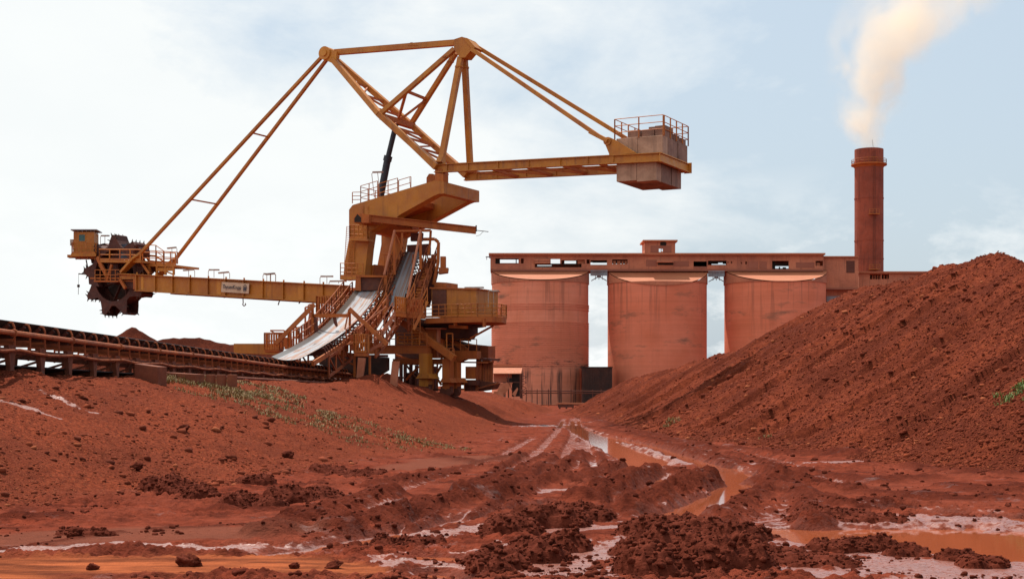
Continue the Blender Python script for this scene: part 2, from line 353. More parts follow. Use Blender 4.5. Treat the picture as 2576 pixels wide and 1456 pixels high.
RIDGES = [  # pixels, half width, height, tyre lugs pressed in their side
    ([(680,1352),(790,1308),(880,1284),(975,1250)], .50, .34, 1), ([(850,1340),(1000,1303),(1140,1275),(1240,1257),(1310,1238)], .42, .36, 1),
    ([(1160,1268),(1260,1240),(1340,1225),(1400,1210)], .4, .26, 1), ([(1465,1270),(1540,1236),(1600,1206),(1642,1192)], .46, .40, 1),
    ([(1585,1284),(1680,1250),(1735,1226),(1775,1214)], .46, .42, 1), ([(1690,1190),(1770,1200),(1790,1215)], .4, .2, 0),
    ([(1800,1310),(1875,1272),(1925,1242),(1950,1216),(1940,1190)], .42, .30, 0), ([(2050,1318),(2030,1280),(2010,1245),(1980,1212)], .42, .24, 0),
    ([(984,1330),(1104,1262),(1224,1200),(1319,1142)], .18, .085, 1), ([(1036,1330),(1156,1262),(1276,1200),(1371,1142)], .18, .085, 1),
    ([(1189,1300),(1324,1215),(1394,1150)], .18, .085, 1), ([(1241,1300),(1376,1215),(1446,1150)], .18, .085, 1),
    ([(1534,1300),(1494,1215),(1454,1140)], .18, .085, 1), ([(1586,1300),(1546,1215),(1506,1140)], .18, .085, 1),
    ([(1934,1175),(1774,1140)], .18, .085, 1), ([(1986,1175),(1826,1140)], .18, .085, 1),
    ([(1230,1215),(1330,1190),(1400,1175),(1470,1150)], .5, .2, 1),
    ([(1480,1052),(1580,1082),(1700,1112),(1800,1135)], .7, .22, 0), ([(950,1225),(1080,1200),(1180,1180)], .5, .14, 1), ([(1100,1150),(1200,1165),(1300,1150)], .6, .12, 0),
    ([(1850,1130),(2000,1145),(2150,1150)], .7, .2, 0), ([(1930,1180),(2050,1195),(2200,1215),(2330,1205)], .6, .2, 0), ([(2120,1235),(2260,1250),(2400,1258),(2576,1262)], .6, .2, 0), ([(2300,1180),(2450,1195),(2600,1200)], .7, .2, 0), ([(1420,1215),(1500,1195),(1560,1175)], .4, .25, 1), ([(1900,1210),(1960,1200),(2050,1220)], .5, .15, 0),
    ([(1520,1080),(1640,1108),(1760,1145),(1850,1170)], .45, .2, 0), ([(2000,1120),(2150,1150),(2300,1160),(2600,1175)], .9, .22, 0),
    ([(2050,1260),(2150,1280),(2250,1268)], .6, .2, 0), ([(2400,1230),(2500,1240),(2600,1230)], .7, .18, 0), ([(0,1311),(90,1306),(160,1300)], .3, .16, 0),
    ([(560,1285),(620,1265),(720,1262),(820,1250)], .4, .14, 0), ([(380,1338),(520,1330),(720,1318)], .18, .05, 0), ([(0,1392),(260,1350),(300,1345)], .15, .05, 0)]
RUTS = [(*pl(d, w), dep) for d, w, dep in RUTS]; WETS = [pl(d, w) for d, w in WETS]; RIDGES = [(*pl(d, w), h*.74, k) for d, w, h, k in RIDGES]
CLAY = [pl([(-60,1440),(200,1428),(420,1425),(700,1428),(880,1440)], [1.3,1.0,1.0,1.0,.5])]
SAND = [pl([(0,1365),(300,1350),(600,1345),(740,1345)], [1.,1.2,1.2,.5]), pl([(980,1185),(1150,1160),(1250,1150)], [.8,1.6,1.2])]
MOUNDS = [(*np.array(P((px, 960), Y))[:2], r, h) for px, Y, r, h in ((885,101,2.4,.42),(945,104,2.2,.30),(1010,107,2.2,.45),(1110,110,2.6,.5),(1190,114,2.2,.45),(1240,122,2.2,.5),(1300,150,3,.5),(1215,100,1.5,.35),(60,46,1.8,.2),(360,60,2.2,.25))]
def near_mask(x, y, pts, ws, m=3.5):
    q = np.array(pts); r = max(ws)*m+.6
    return (x > q[:,0].min()-r) & (x < q[:,0].max()+r) & (y > q[:,1].min()-r) & (y < q[:,1].max()+r)
def ground(x, y):
    z, t = gbase(x, y); slope = sstep(.03, .2, t)
    wob = (fbm(x*1.6, y*1.6, 3, 5)-.5)
    wet = np.zeros(x.shape); clay = np.zeros(x.shape); sand = np.zeros(x.shape); dig = np.zeros(x.shape); smooth = np.zeros(x.shape)
    for pts, ws, dep in RUTS:
        k = near_mask(x, y, pts, ws); q, a, s = polyd(x[k], y[k], pts, ws); q = q+wob[k]*.7
        dig[k] = np.maximum(dig[k], dep*(1-sstep(.6, 1.4, q))); wet[k] = np.maximum(wet[k], (.9 if dep > .12 else .33)*(1-sstep(.9, 1.5, q))); smooth[k] = np.maximum(smooth[k], 1-sstep(.7, 1.02, q))
    for pts, ws in WETS:
        k = near_mask(x, y, pts, ws); q, a, s = polyd(x[k], y[k], pts, ws); q = q+wob[k]*1.5+1.5*(vn2(x[k]*3.4, y[k]*3.4, 17)-.5)
        wet[k] = np.maximum(wet[k], .95*(1-sstep(.7, 1.5, q)))
    for L, arr in ((CLAY, clay), (SAND, sand)):
        for pts, ws in L:
            k = near_mask(x, y, pts, ws); q, a, s = polyd(x[k], y[k], pts, ws); arr[k] = np.maximum(arr[k], 1-sstep(.75, 1.3, q+wob[k]*.6))
    calm = 1-np.maximum(clay*.9, sand*.8)
    # rough churned mud on the flat, pebbly fill on the bank
    far = np.clip(1.3-y/140, .25, 1)
    lump = billow(x*1.15, y*1.15, 4, 21, .55); l2 = fbm(x*.28, y*.28, 3, 31)
    chn = np.clip(l2*2.6-.75, .12, 1); mud = chn*(.20*(lump-.30)+.17*(billow(x*3.3, y*3.3, 3, 23)-.33)+.075*(billow(x*9, y*9, 2, 25)-.35))*calm*(1-.93*wet) + .05*(fbm(x*5, y*5, 3, 41)-.5)*calm*(1-.8*wet) + .06*(fbm(x*.2, y*.2, 2, 44)-.5)
    bank = .26*(fbm(x*.5, y*.5, 3, 51)-.5) + .17*(fbm(x*2.2, y*2.2, 4, 61, .62)-.5)*fbm(x*.4, y*.4, 2, 63)*2 + .07*np.clip(billow(x*4, y*4, 2, 67)-.45, 0, 1)
    brow = sstep(.7, 1., t)*np.clip(1-np.abs(y-120)/45, 0, 1)                     # spilled heaps along the crest by the machine
    z = z + (mud*(1-.93*smooth)+.035)*(1-slope)*far + bank*slope + brow*2.2*np.clip(fbm(x*.42, y*.26, 4, 71)-.42, 0, 1)
    for mx, my, mr, mh in MOUNDS: z = z+mh*np.exp(-((x-mx)/mr)**2-((y-my)/(mr*1.5))**2)*(.55+.9*fbm(x*.9, y*.9, 4, 73))
    dark = np.zeros(x.shape)
    for pts, ws, h, lug in RIDGES:
        k = near_mask(x, y, pts, ws); xx, yy = x[k], y[k]; q, a, s = polyd(xx, yy, pts, ws); q = np.clip(q+wob[k]*.5, 0, None)
        pr = np.exp(-(q*1.15)**2.6); end = 1.0
        hh = h*(.62+.8*(fbm(a*1.1, a*0+3, 2, 81)-.2))*pr*end + .42*h*pr*(billow(xx*2.6, yy*2.6, 4, 83)-.4)
        if lug: hh = hh + .75*h*(np.abs(np.sin((a+.22*q*s)*math.pi/.36))-.5)*np.exp(-((q-.55)/.5)**2)*(.35+1.0*vn2(a*.6, a*0+8, 4))
        z[k] += hh; dark[k] = np.maximum(dark[k], pr); wet[k] *= 1-.85*pr
    z = z-dig*(1-np.clip(dark, 0, 1))
    return z, np.clip(wet, 0, 1)*(1-.75*slope*(wet < .5)), slope, clay, sand, dark
def rowsY():
    r = [-60, -30, -12, -4, 0, 4, 8]; y = 10.
    while y < 330:
        r.append(y); y += min(max(.04, .27*y*y/3555), .8) if y > 17.5 else .12
    while y < 16000: r.append(y); y *= 1.12
    return np.array(r)
ys = rowsY(); sc_ = np.linspace(-.5, .5, 1080)
sc_ = np.concatenate([-np.geomspace(.52, 6, 22)[::-1], sc_, np.geomspace(.52, 6, 22)])
GX = sc_[None, :]*np.maximum(np.abs(ys), 14)[:, None]; GY = np.repeat(ys[:, None], len(sc_), 1)
gz, wet, slope, clay, sand, dark = ground(GX.ravel(), GY.ravel())
gz = np.where(GY.ravel() > 330, 0, gz)
nr, nc = GX.shape; i0 = (np.arange(nr-1)[:, None]*nc+np.arange(nc-1)[None, :]).ravel()
GF = np.stack([i0, i0+1, i0+nc+1, i0+nc], 1)

def soil_mat():
    m, nt, b = nt_new('red_mud'); pos = nt.nodes.new('ShaderNodeNewGeometry').outputs['Position']
    A = {}
    for n_ in ('wet', 'slope', 'clay', 'sand', 'dark'):
        a = nt.nodes.new('ShaderNodeAttribute'); a.attribute_name = n_; A[n_] = a.outputs['Fac']
    n1 = noise(nt, pos, .35, 5, .6); n2 = noise(nt, pos, 2.3, 5, .65); n3 = noise(nt, pos, 9., 4, .7); n4 = noise(nt, pos, 26., 3, .7)
    mud = mixc(nt, ramp(nt, n2, .35, .65), (.090,.0180,.0100), (.222,.0435,.0215))
    mud = mixc(nt, ramp(nt, n1, .4, .6), mud, mixc(nt, .5, mud, (.23,.054,.030)))
    mud = mixc(nt, math_(nt, 'MULTIPLY', ramp(nt, noise(nt, mapping(nt, pos, (.5,.9,1)), .9, 7, .7), .50, .66), .75), mud, (.052,.0108,.0068))
    bank = mixc(nt, ramp(nt, n3, .38, .66), (.100,.0200,.0108), (.285,.060,.0265))
    bank = mixc(nt, ramp(nt, n1, .42, .6), bank, mixc(nt, .75, bank, (.13,.028,.015)))
    bank = mixc(nt, ramp(nt, n4, .58, .7), bank, (.36,.12,.055))
    c = mixc(nt, A['slope'], mud, bank)
    c = mixc(nt, math_(nt, 'MULTIPLY', A['sand'], .8), c, mixc(nt, ramp(nt, n3, .35, .65), (.15,.048,.030), (.20,.062,.038)))
    v = mapping(nt, pos, (.5, 2.0, 1)); stre = noise(nt, v, 1., 5, .6)
    c = mixc(nt, A['clay'], c, mixc(nt, ramp(nt, stre, .38, .62), (.13,.034,.016), (.40,.105,.040)))
    c = mixc(nt, math_(nt, 'MULTIPLY', A['dark'], .75), c, mixc(nt, ramp(nt, n3, .35, .65), (.050,.0095,.0058), (.105,.021,.011)))
    # wet film: thin slurry breaking up into spots at its rim
    wf = math_(nt, 'ADD', A['wet'], math_(nt, 'MULTIPLY', math_(nt, 'SUBTRACT', noise(nt, pos, 4.2, 8, .78), .5), 2.6))
    wf = math_(nt, 'MULTIPLY', ramp(nt, wf, .30, .52), ramp(nt, A['wet'], .02, .12)); wf = math_(nt, 'MULTIPLY', wf, ramp(nt, noise(nt, pos, 13., 5, .7), .36, .50))
    gn = nt.nodes.new('ShaderNodeSeparateXYZ'); nt.links.new(nt.nodes.new('ShaderNodeNewGeometry').outputs['Normal'], gn.inputs[0]); wf = math_(nt, 'MULTIPLY', wf, maprange(nt, gn.outputs[2], .88, .965, .12, 1.))
    damp = ramp(nt, noise(nt, mapping(nt, pos, (.6,.9,1)), 1.1, 6, .7), .60, .72)
    damp = math_(nt, 'MULTIPLY', damp, math_(nt, 'MULTIPLY', math_(nt, 'SUBTRACT', 1., A['slope']), math_(nt, 'SUBTRACT', 1., A['clay'])))
    c = mixc(nt, wf, c, mixc(nt, n2, (.13,.038,.025), (.30,.095,.06)))
    nt.links.new(c, b.inputs['Base Color'])
    w2 = math_(nt, 'MAXIMUM', wf, math_(nt, 'MULTIPLY', damp, .55))
    rg = math_(nt, 'ADD', maprange(nt, w2, 0., 1., .95, .27), math_(nt, 'MULTIPLY', math_(nt, 'SUBTRACT', n3, .4), .35), None, True); nt.links.new(rg, b.inputs['Roughness'])
    nt.links.new(maprange(nt, w2, 0., 1., .02, .9), b.inputs['Specular IOR Level'])
    k = maprange(nt, wf, 0., 1., 1., .09)
    bp = nt.nodes.new('ShaderNodeBump'); bp.inputs['Distance'].default_value = .10; nt.links.new(k, bp.inputs['Strength'])
    hsum = math_(nt, 'ADD', math_(nt, 'MULTIPLY', n3, .7), math_(nt, 'MULTIPLY', n4, .35)); nt.links.new(hsum, bp.inputs['Height'])
    nt.links.new(bp.outputs[0], b.inputs['Normal'])
    return m
Mt['soil'] = soil_mat()
gobj = np_mesh('ground', np.stack([GX.ravel(), GY.ravel(), gz], 1), GF, Mt['soil'], dict(wet=wet, slope=slope, clay=clay, sand=sand, dark=dark), True)
gobj['kind'] = 'structure'
m, nt, b = nt_new('muddy_water'); pos = nt.nodes.new('ShaderNodeNewGeometry').outputs['Position']
nt.links.new(mixc(nt, noise(nt, pos, .5, 4), (.27,.062,.022), (.34,.085,.032)), b.inputs['Base Color']); b.inputs['Roughness'].default_value = .06
b.inputs['Specular IOR Level'].default_value = .35
nt.links.new(bump(nt, noise(nt, mapping(nt, pos, (1., 3., 1.)), 2.2, 3), .04, .02), b.inputs['Normal']); Mt['water'] = m
wo = MB().add([(-11, 17, -.085), (26, 17, -.085), (26, 125, -.085), (-11, 125, -.085)], [(0,1,2,3)]).build('water', m); wo['kind'] = 'structure'
def gz_at(x, y):
    return ground(np.atleast_1d(np.asarray(x, float)), np.atleast_1d(np.asarray(y, float)))[0]

# ------------------------------------------------------------------ loose rock
ICO_V = []; _p = (1+5**.5)/2
for a_ in (-1, 1):
    for b_ in (-_p, _p): ICO_V += [(a_, b_, 0), (0, a_, b_), (b_, 0, a_)]
ICO_V = np.array(ICO_V, float); ICO_V /= np.linalg.norm(ICO_V[0])
def _hull():
    fs = []; n = len(ICO_V); e = np.linalg.norm(ICO_V[:, None]-ICO_V[None], axis=2); nb = (e > .1) & (e < 1.2)
    for i in range(n):
        for j in range(i+1, n):
            for k in range(j+1, n):
                if nb[i,j] and nb[j,k] and nb[i,k]:
                    nn = np.cross(ICO_V[j]-ICO_V[i], ICO_V[k]-ICO_V[i]); fs.append((i,j,k) if nn@ICO_V[i] > 0 else (i,k,j))
    return np.array(fs)
ICO_F = _hull()
def subdiv(v, f):
    v = [tuple(p) for p in v]; mid = {}; nf = []
    def g_(a, b):
        k = (min(a,b), max(a,b))
        if k not in mid:
            q = (np.array(v[a])+np.array(v[b])); q /= np.linalg.norm(q); mid[k] = len(v); v.append(tuple(q))
        return mid[k]
    for a, b, c in f:
        x, y, z = g_(a,b), g_(b,c), g_(c,a); nf += [(a,x,z),(b,y,x),(c,z,y),(x,y,z)]
    return np.array(v), np.array(nf)
def rot_rand(n):
    q = rng.normal(size=(n,4)); q /= np.linalg.norm(q, axis=1, keepdims=True); w_, x, y, z = q.T
    return np.stack([np.stack([1-2*(y*y+z*z), 2*(x*y-z*w_), 2*(x*z+y*w_)], 1), np.stack([2*(x*y+z*w_), 1-2*(x*x+z*z), 2*(y*z-x*w_)], 1), np.stack([2*(x*z-y*w_), 2*(y*z+x*w_), 1-2*(x*x+y*y)], 1)], 1)
def rocks(pos, size, flat=.7):
    n = len(pos); v = ICO_V[None]*(1+rng.uniform(-.28, .28, (n, 12, 1))); v = v*rng.uniform(.6, 1.25, (n, 1, 3))
    v = np.einsum('nij,nkj->nki', rot_rand(n), v); v[:, :, 2] *= flat
    v = v*size[:, None, None]+pos[:, None, :]
    f = ICO_F[None]+(np.arange(n)*12)[:, None, None]
    return v.reshape(-1, 3), f.reshape(-1, 3)
def rock_mat(name, a, b_, c_):
    m, nt, b = nt_new(name); ge = nt.nodes.new('ShaderNodeNewGeometry')
    c = mixc(nt, ge.outputs['Random Per Island'], a, b_); c = mixc(nt, ramp(nt, noise(nt, ge.outputs['Position'], .5, 4), .42, .62), c, mixc(nt, .6, c, c_))
    c = mixc(nt, ramp(nt, ge.outputs['Random Per Island'], .93, .95), c, (.30,.085,.038))
    nt.links.new(c, b.inputs['Base Color']); b.inputs['Roughness'].default_value = .95; b.inputs['Specular IOR Level'].default_value = .05
    return m
Mt['rock'] = rock_mat('ore_rock', (.112,.0225,.012), (.25,.055,.0245), (.095,.020,.011))
Mt['rock2'] = rock_mat('bank_gravel', (.10,.022,.012), (.27,.062,.028), (.15,.034,.017))

# ------------------------------------------------------------------ the big ore pile on the right
SIL = [(1486,1012)]+[zG(*q) for q in ((1020,1345),(1110,1290),(1250,1205),(1600,1110),(1800,1055))]+[zH(*q) for q in ((630,765),(760,735),(900,670),(1000,610),(1200,490),(1300,448),(1400,385),(1500,342),(1700,302),(1880,268),(1960,230),(2060,182),(2150,166),(2240,158),(2290,138),(2330,118),(2400,107),(2450,111),(2520,142),(2565,172))]+[(2700,720),(2900,800)]
def pileY(x): return np.interp(x, [1480,1700,1900,2100,2290,2500,2576,2700,2900], [168,143,126,110,95,80,73,62,50])
CRN = np.array([list(P(p, pileY(p[0]))) for p in SIL])
_L = np.concatenate([[0], np.cumsum(np.linalg.norm(np.diff(CRN, axis=0), axis=1))]); _l = np.linspace(0, _L[-1], 110)
CRN = np.stack([np.interp(_l, _L, CRN[:, i]) for i in range(3)], 1)
def pile_h(x, y, detail=True):
    best = np.full(x.shape, -9.); arc = np.zeros(x.shape); dd = np.zeros(x.shape)
    for k, (cx, cy, cz) in enumerate(CRN):
        d = np.hypot(x-cx, y-cy); h = cz-.60*d+.05*np.minimum(d, 3)
        q = h > best; best = np.where(q, h, best); arc = np.where(q, _l[k], arc); dd = np.where(q, d, dd)
    h = .5*(best+np.sqrt(best*best+.9))-.22
    if detail:
        ang = arc+2.0*fbm(x*.15, y*.15, 2, 91); k = np.clip(dd/4, 0, 1)*sstep(-.2, 1.0, best)
        h = h+k*(1.1*(fbm(ang*.30, dd*.04, 3, 95)-.5)+.6*(fbm(ang*.9, dd*.08, 3, 97)-.5)-.55*np.exp(-((vn2(ang*.20, dd*.025, 99)-.5)/.06)**2))
        h = h+(.24*(fbm(x*1.1, y*1.1, 3, 101)-.5)+.26*(fbm(x*3.2, y*3.2, 3, 103, .6)-.5)+.3*(fbm(x*.35, y*.35, 2, 105)-.5))*sstep(-.9, .5, best)
    return h
px_ = np.arange(1, 56, .17); py_ = np.concatenate([np.arange(36, 100, .17), np.arange(100, 190, .26)])
PX, PY = np.meshgrid(px_, py_); ph = pile_h(PX.ravel(), PY.ravel())
i0 = (np.arange(len(py_)-1)[:, None]*len(px_)+np.arange(len(px_)-1)[None, :]).ravel()
PF = np.stack([i0, i0+1, i0+len(px_)+1, i0+len(px_)], 1); PF = PF[ph[PF].max(1) > -.04]
def pile_mat(name='ore', kk=1.):
    m, nt, b = nt_new(name); pos = nt.nodes.new('ShaderNodeNewGeometry').outputs['Position']
    n1 = noise(nt, pos, .28, 5, .6); n2 = noise(nt, pos, 3.2, 5, .7); n3 = noise(nt, pos, 9., 3, .7)
    c = mixc(nt, ramp(nt, n2, .36, .66), (.108,.0215,.0118), (.228,.050,.0225))
    c = mixc(nt, ramp(nt, n1, .42, .58), c, mixc(nt, .75, c, (.085,.018,.010)))
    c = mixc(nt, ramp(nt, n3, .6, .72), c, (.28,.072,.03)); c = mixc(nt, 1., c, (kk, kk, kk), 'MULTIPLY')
    nt.links.new(c, b.inputs['Base Color']); b.inputs['Roughness'].default_value = .95; b.inputs['Specular IOR Level'].default_value = .02
    nt.links.new(bump(nt, math_(nt, 'ADD', n2, math_(nt, 'MULTIPLY', n3, .5)), .9, .18), b.inputs['Normal'])
    return m
Mt['ore'] = pile_mat('ore', .92); Mt['ore_shaded'] = pile_mat('shade_painted_ore', .5)  # far heaps: their shadow side is painted in as a darker copy of the ore
pile = np_mesh('ore_pile', np.stack([PX.ravel(), PY.ravel(), ph], 1), PF, Mt['ore'], None, True, loc=(22, 90, 0))
tag(pile, 'huge long heap of red ore filling the right side in front of the silos', 'ore pile', 'red ore heaps')
n = 85000; ys_ = 40/np.sqrt(rng.uniform((40/165)**2, 1, n)); xs_ = ys_*rng.uniform(.03, .40, n)
hh = pile_h(xs_, ys_); k = hh > .03; xs_, ys_, hh = xs_[k], ys_[k], hh[k]
sz = np.clip(.024*rng.pareto(2.8, len(xs_))+.026, 0, .14)*np.clip(ys_/62, .75, 1.5)
v, f = rocks(np.stack([xs_, ys_, hh+sz*.15], 1), sz)
o = np_mesh('ore_rubble', v, f, Mt['rock']); o['kind'] = 'stuff'; tag(o, 'loose lumps of ore lying over the big right hand ore pile', 'rubble')
# far heaps behind the conveyor
def cone_pile(name, nodes, slope, label, seed, x0, x1, y0, y1, st=.6):
    q = np.array([list(P(p, Y)) for p, Y in nodes]); q = np.stack([np.interp(np.linspace(0, len(q)-1, 40), range(len(q)), q[:, i]) for i in range(3)], 1)
    X_, Y_ = np.meshgrid(np.arange(x0, x1, st), np.arange(y0, y1, st)); x, y = X_.ravel(), Y_.ravel(); b_ = np.full(x.shape, -9.)
    for cx, cy, cz in q: b_ = np.maximum(b_, cz-slope*np.hypot(x-cx, y-cy))
    b_ = b_+.5*(fbm(x*.5, y*.5, 3, seed)-.5)+.4*(fbm(x*1.5, y*1.5, 3, seed+5)-.5)
    i0 = (np.arange(X_.shape[0]-1)[:, None]*X_.shape[1]+np.arange(X_.shape[1]-1)[None, :]).ravel()
    F_ = np.stack([i0, i0+1, i0+X_.shape[1]+1, i0+X_.shape[1]], 1); F_ = F_[b_[F_].max(1) > 0]
    return tag(np_mesh(name, np.stack([x, y, b_], 1), F_, Mt['ore_shaded'], None, True, loc=(q[20][0], q[20][1], 0)), label, 'ore pile', 'red ore heaps')
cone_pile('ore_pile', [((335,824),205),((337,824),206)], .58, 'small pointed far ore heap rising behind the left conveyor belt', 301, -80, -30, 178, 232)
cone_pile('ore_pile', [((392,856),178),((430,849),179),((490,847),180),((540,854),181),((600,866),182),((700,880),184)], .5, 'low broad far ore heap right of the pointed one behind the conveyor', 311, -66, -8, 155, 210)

# gravel on the bank
n = 60000; ys_ = 22/np.sqrt(rng.uniform((22/150)**2, 1, n)); xs_ = ys_*rng.uniform(-.42, .06, n)
gz_, we_, sl_, *_r = ground(xs_, ys_); dens = fbm(xs_*.5, ys_*.5, 3, 131); k = (sl_ > .15) & (we_ < .5) & (dens+rng.uniform(-.25, .25, n) > .45); xs_, ys_, gz_ = xs_[k], ys_[k], gz_[k]
sz = np.clip(.02*rng.pareto(2.6, len(xs_))+.016, 0, .14)*np.clip(ys_/40, .7, 1.35)
v, f = rocks(np.stack([xs_, ys_, gz_+sz*.1], 1), sz, .6)
o = np_mesh('gravel', v, f, Mt['rock2']); o['kind'] = 'stuff'; tag(o, 'loose red gravel scattered over the left earth bank', 'gravel')

# ------------------------------------------------------------------ clods and mud heaps
V1, F1 = subdiv(ICO_V, ICO_F); V2, F2 = subdiv(V1, F1); V3, F3 = subdiv(V2, F2)
def clods(pos, size, flat=.75, hi=True):
    vs, fs = [], []; k0 = 0; BV, BF = ((V1, F1), (V3, F3), (V2, F2))[int(hi)]
    rt = rot_rand(len(pos))
    for i in range(len(pos)):
        q = BV+rng.uniform(0, 90, 3); d = 1+.8*(vn3(q*1.5, 3)-.5)+.7*np.abs(vn3(q*3.0, 5)-.5)+.45*(vn3(q*6.5, 7)-.5)
        v = (BV*d[:, None]*rng.uniform(.7, 1.25, 3))@rt[i]; v[:, 2] *= flat
        vs.append(v*size[i]+pos[i]); fs.append(BF+k0); k0 += len(BV)
    return np.concatenate(vs), np.concatenate(fs)
def mudc_mat():
    m, nt, b = nt_new('clod_mud'); pos = nt.nodes.new('ShaderNodeNewGeometry').outputs['Position']
    n2 = noise(nt, pos, 4., 5, .7); n3 = noise(nt, pos, 22., 4, .7)
    c = mixc(nt, ramp(nt, n2, .35, .65), (.055,.0108,.0060), (.145,.030,.0155)); nt.links.new(c, b.inputs['Base Color'])
    nt.links.new(maprange(nt, n2, .45, .65, .95, .7), b.inputs['Roughness']); b.inputs['Specular IOR Level'].default_value = .03
    nt.links.new(bump(nt, math_(nt, 'ADD', n2, math_(nt, 'MULTIPLY', n3, .6)), .9, .05), b.inputs['Normal'])
    return m
Mt['clod'] = mudc_mat()
def heap(blobs, n, smin, smax, label, top=.35):
    c = np.array([gw(*q[:2]) for q in blobs]); B = np.array([q[2:5] for q in blobs])*np.array([1.2, 1.3, .85]); pos = []; sz = []
    st = .028; gx = np.arange((c[:,0]-B[:,0]).min()-.3, (c[:,0]+B[:,0]).max()+.3, st); gy = np.arange((c[:,1]-B[:,1]).min()-.3, (c[:,1]+B[:,1]).max()+.3, st)
    X_, Y_ = np.meshgrid(gx, gy); x, y = X_.ravel(), Y_.ravel(); env = np.full(x.shape, -1.); wb = .55*(fbm(x*2.2, y*2.2, 3, 161)-.5)
    hs = np.zeros(x.shape)
    for (cx0, cy0), (rx, ry, h) in zip(c, B):
        e = 1-np.hypot((x-cx0)/rx, (y-cy0)/ry)**1.7+wb*1.3; hs = np.maximum(hs, np.clip(e, 0, 1)**.8*h); env = np.maximum(env, e)
    k = sstep(-.05, .3, env); top_ = B[:,2].max()
    z = gz_at(x, y)+hs+k*(.13+.5*top_)*(.62*(billow(x*1.7, y*1.7, 3, 171)-.33)+.42*(billow(x*4.6, y*4.6, 3, 173)-.3)+.24*(fbm(x*12, y*12, 2, 175)-.4))-.03*(1-k)
    i0 = (np.arange(len(gy)-1)[:, None]*len(gx)+np.arange(len(gx)-1)[None, :]).ravel(); Fq = np.stack([i0, i0+1, i0+len(gx)+1, i0+len(gx)], 1); Fq = Fq[env[Fq].max(1) > -.03]
    Ft = np.concatenate([Fq[:, [0,1,2]], Fq[:, [0,2,3]]]); used = np.unique(Ft); mp = np.full(len(x), -1); mp[used] = np.arange(len(used)); vg = np.stack([x, y, z], 1)[used]; Ft = mp[Ft]
    ok = np.flatnonzero(env[used] > .02); ch = rng.choice(ok, n*6); pos = vg[ch].copy(); sz = .010+(smax*.24-.010)*rng.uniform(size=n*6)**3; pos[:, 2] += sz*.25
    v, f = clods(pos, sz, .8, 0); v = np.concatenate([vg, v]); f = np.concatenate([Ft, f+len(vg)]); cx = pos.mean(0)
    return tag(np_mesh('mud_heap', v, f, Mt['clod'], None, False, loc=(cx[0], cx[1], gz_at(cx[0], cx[1])[0])), label, 'mud heap', 'heaps of churned mud')
heap([(1290,1345,.55,.5,.35),(1400,1325,.6,.5,.45),(1480,1310,.45,.4,.3),(1330,1330,.4,.3,.45)], 130, .05, .20, 'crumbly dark mud heap in the foreground behind the pale wet patch')
heap([(1240,1420,.45,.5,.25),(1340,1412,.5,.45,.35),(1420,1392,.4,.3,.3),(1250,1435,.4,.4,.25)], 110, .05, .2, 'dark mud heap at the bottom edge beside the small orange puddle')
heap([(1640,1345,.6,.5,.30),(1740,1355,.65,.5,.42),(1840,1365,.55,.45,.35),(1900,1350,.4,.4,.2)], 130, .05, .2, 'long crumbly mud heap just left of the large orange puddle')
heap([(1620,1400,.5,.5,.4),(1690,1420,.55,.6,.55),(1760,1430,.5,.5,.45),(1850,1425,.5,.5,.3),(1650,1445,.5,.4,.45)], 160, .06, .22, 'tallest dark mud heap at the bottom edge right of centre')
heap([(1960,1415,.7,.5,.15),(2060,1420,.6,.5,.15),(1930,1395,.5,.3,.15)], 70, .04, .14, 'low ragged mud heap at the bottom edge right of the tallest heap')
heap([(2120,1385,.5,.35,.2),(2200,1378,.55,.35,.28),(2280,1395,.35,.3,.15)], 90, .04, .15, 'mud heap along the near shore of the large orange puddle')
heap([(2420,1408,.35,.3,.15),(2470,1425,.35,.35,.17)], 50, .04, .13, 'small mud heap near the lower right corner by the puddle')
heap([(2090,1300,.8,.5,.15),(2170,1310,.7,.4,.12),(2050,1310,.5,.3,.12)], 70, .05, .15, 'dark low mud heap between the two right hand puddles')
heap([(410,1235,.6,.5,.3),(460,1245,.7,.6,.3),(500,1255,.4,.4,.18)], 90, .05, .22, 'isolated dark mud heap at the foot of the left bank')
heap([(585,1278,.35,.35,.22),(610,1270,.35,.3,.2)], 40, .05, .16, 'little mud heap right of the isolated one at the bank foot')
heap([(680,1275,.35,.4,.22),(730,1262,.5,.5,.25),(800,1255,.6,.5,.2),(640,1222,.5,.4,.2)], 100, .05, .18, 'ragged mud heap at the head of the left tyre ridges')
heap([(830,1190,.6,.6,.15),(900,1200,.8,.6,.15)], 60, .05, .16, 'flat mud heap under the grassy slope beside the sandy patch')
heap([(980,1372,.3,.25,.1),(1040,1368,.45,.25,.14)], 40, .03, .11, 'thin mud heap between two pale wet strips at lower centre')
heap([(200,1350,.35,.2,.10),(240,1353,.35,.2,.1)], 30, .03, .11, 'tiny mud heap on the smooth sandy flat at lower left')
# single clods that stand alone
SOLO = [(475,1432,.13,'largest lone mud clod on the bright orange clay'), (725,1150,.17,'lone upright clod halfway up the left bank'), (462,1088,.17,'dark lone clod high on the left bank'), (340,1176,.14,'rounded lone clod low on the left bank'),
        (188,1358,.10,'clod lying alone on the brown sandy flat'), (235,1440,.07,'smaller clod at the bottom left of the orange clay'), (740,1437,.06,'clod right of the largest one on the clay'), (838,1437,.085,'clod at the right end of the orange clay')]
for x, y, s, lb in SOLO:
    c = gw(x, y); z = gz_at(*c)[0]; v, f = clods(np.array([[c[0], c[1], z+s*.35]]), np.array([s]), .8)
    tag(np_mesh('mud_clod', v, f, Mt['clod'], None, True, loc=(c[0], c[1], z)), lb, 'mud clod', 'lone mud clods')
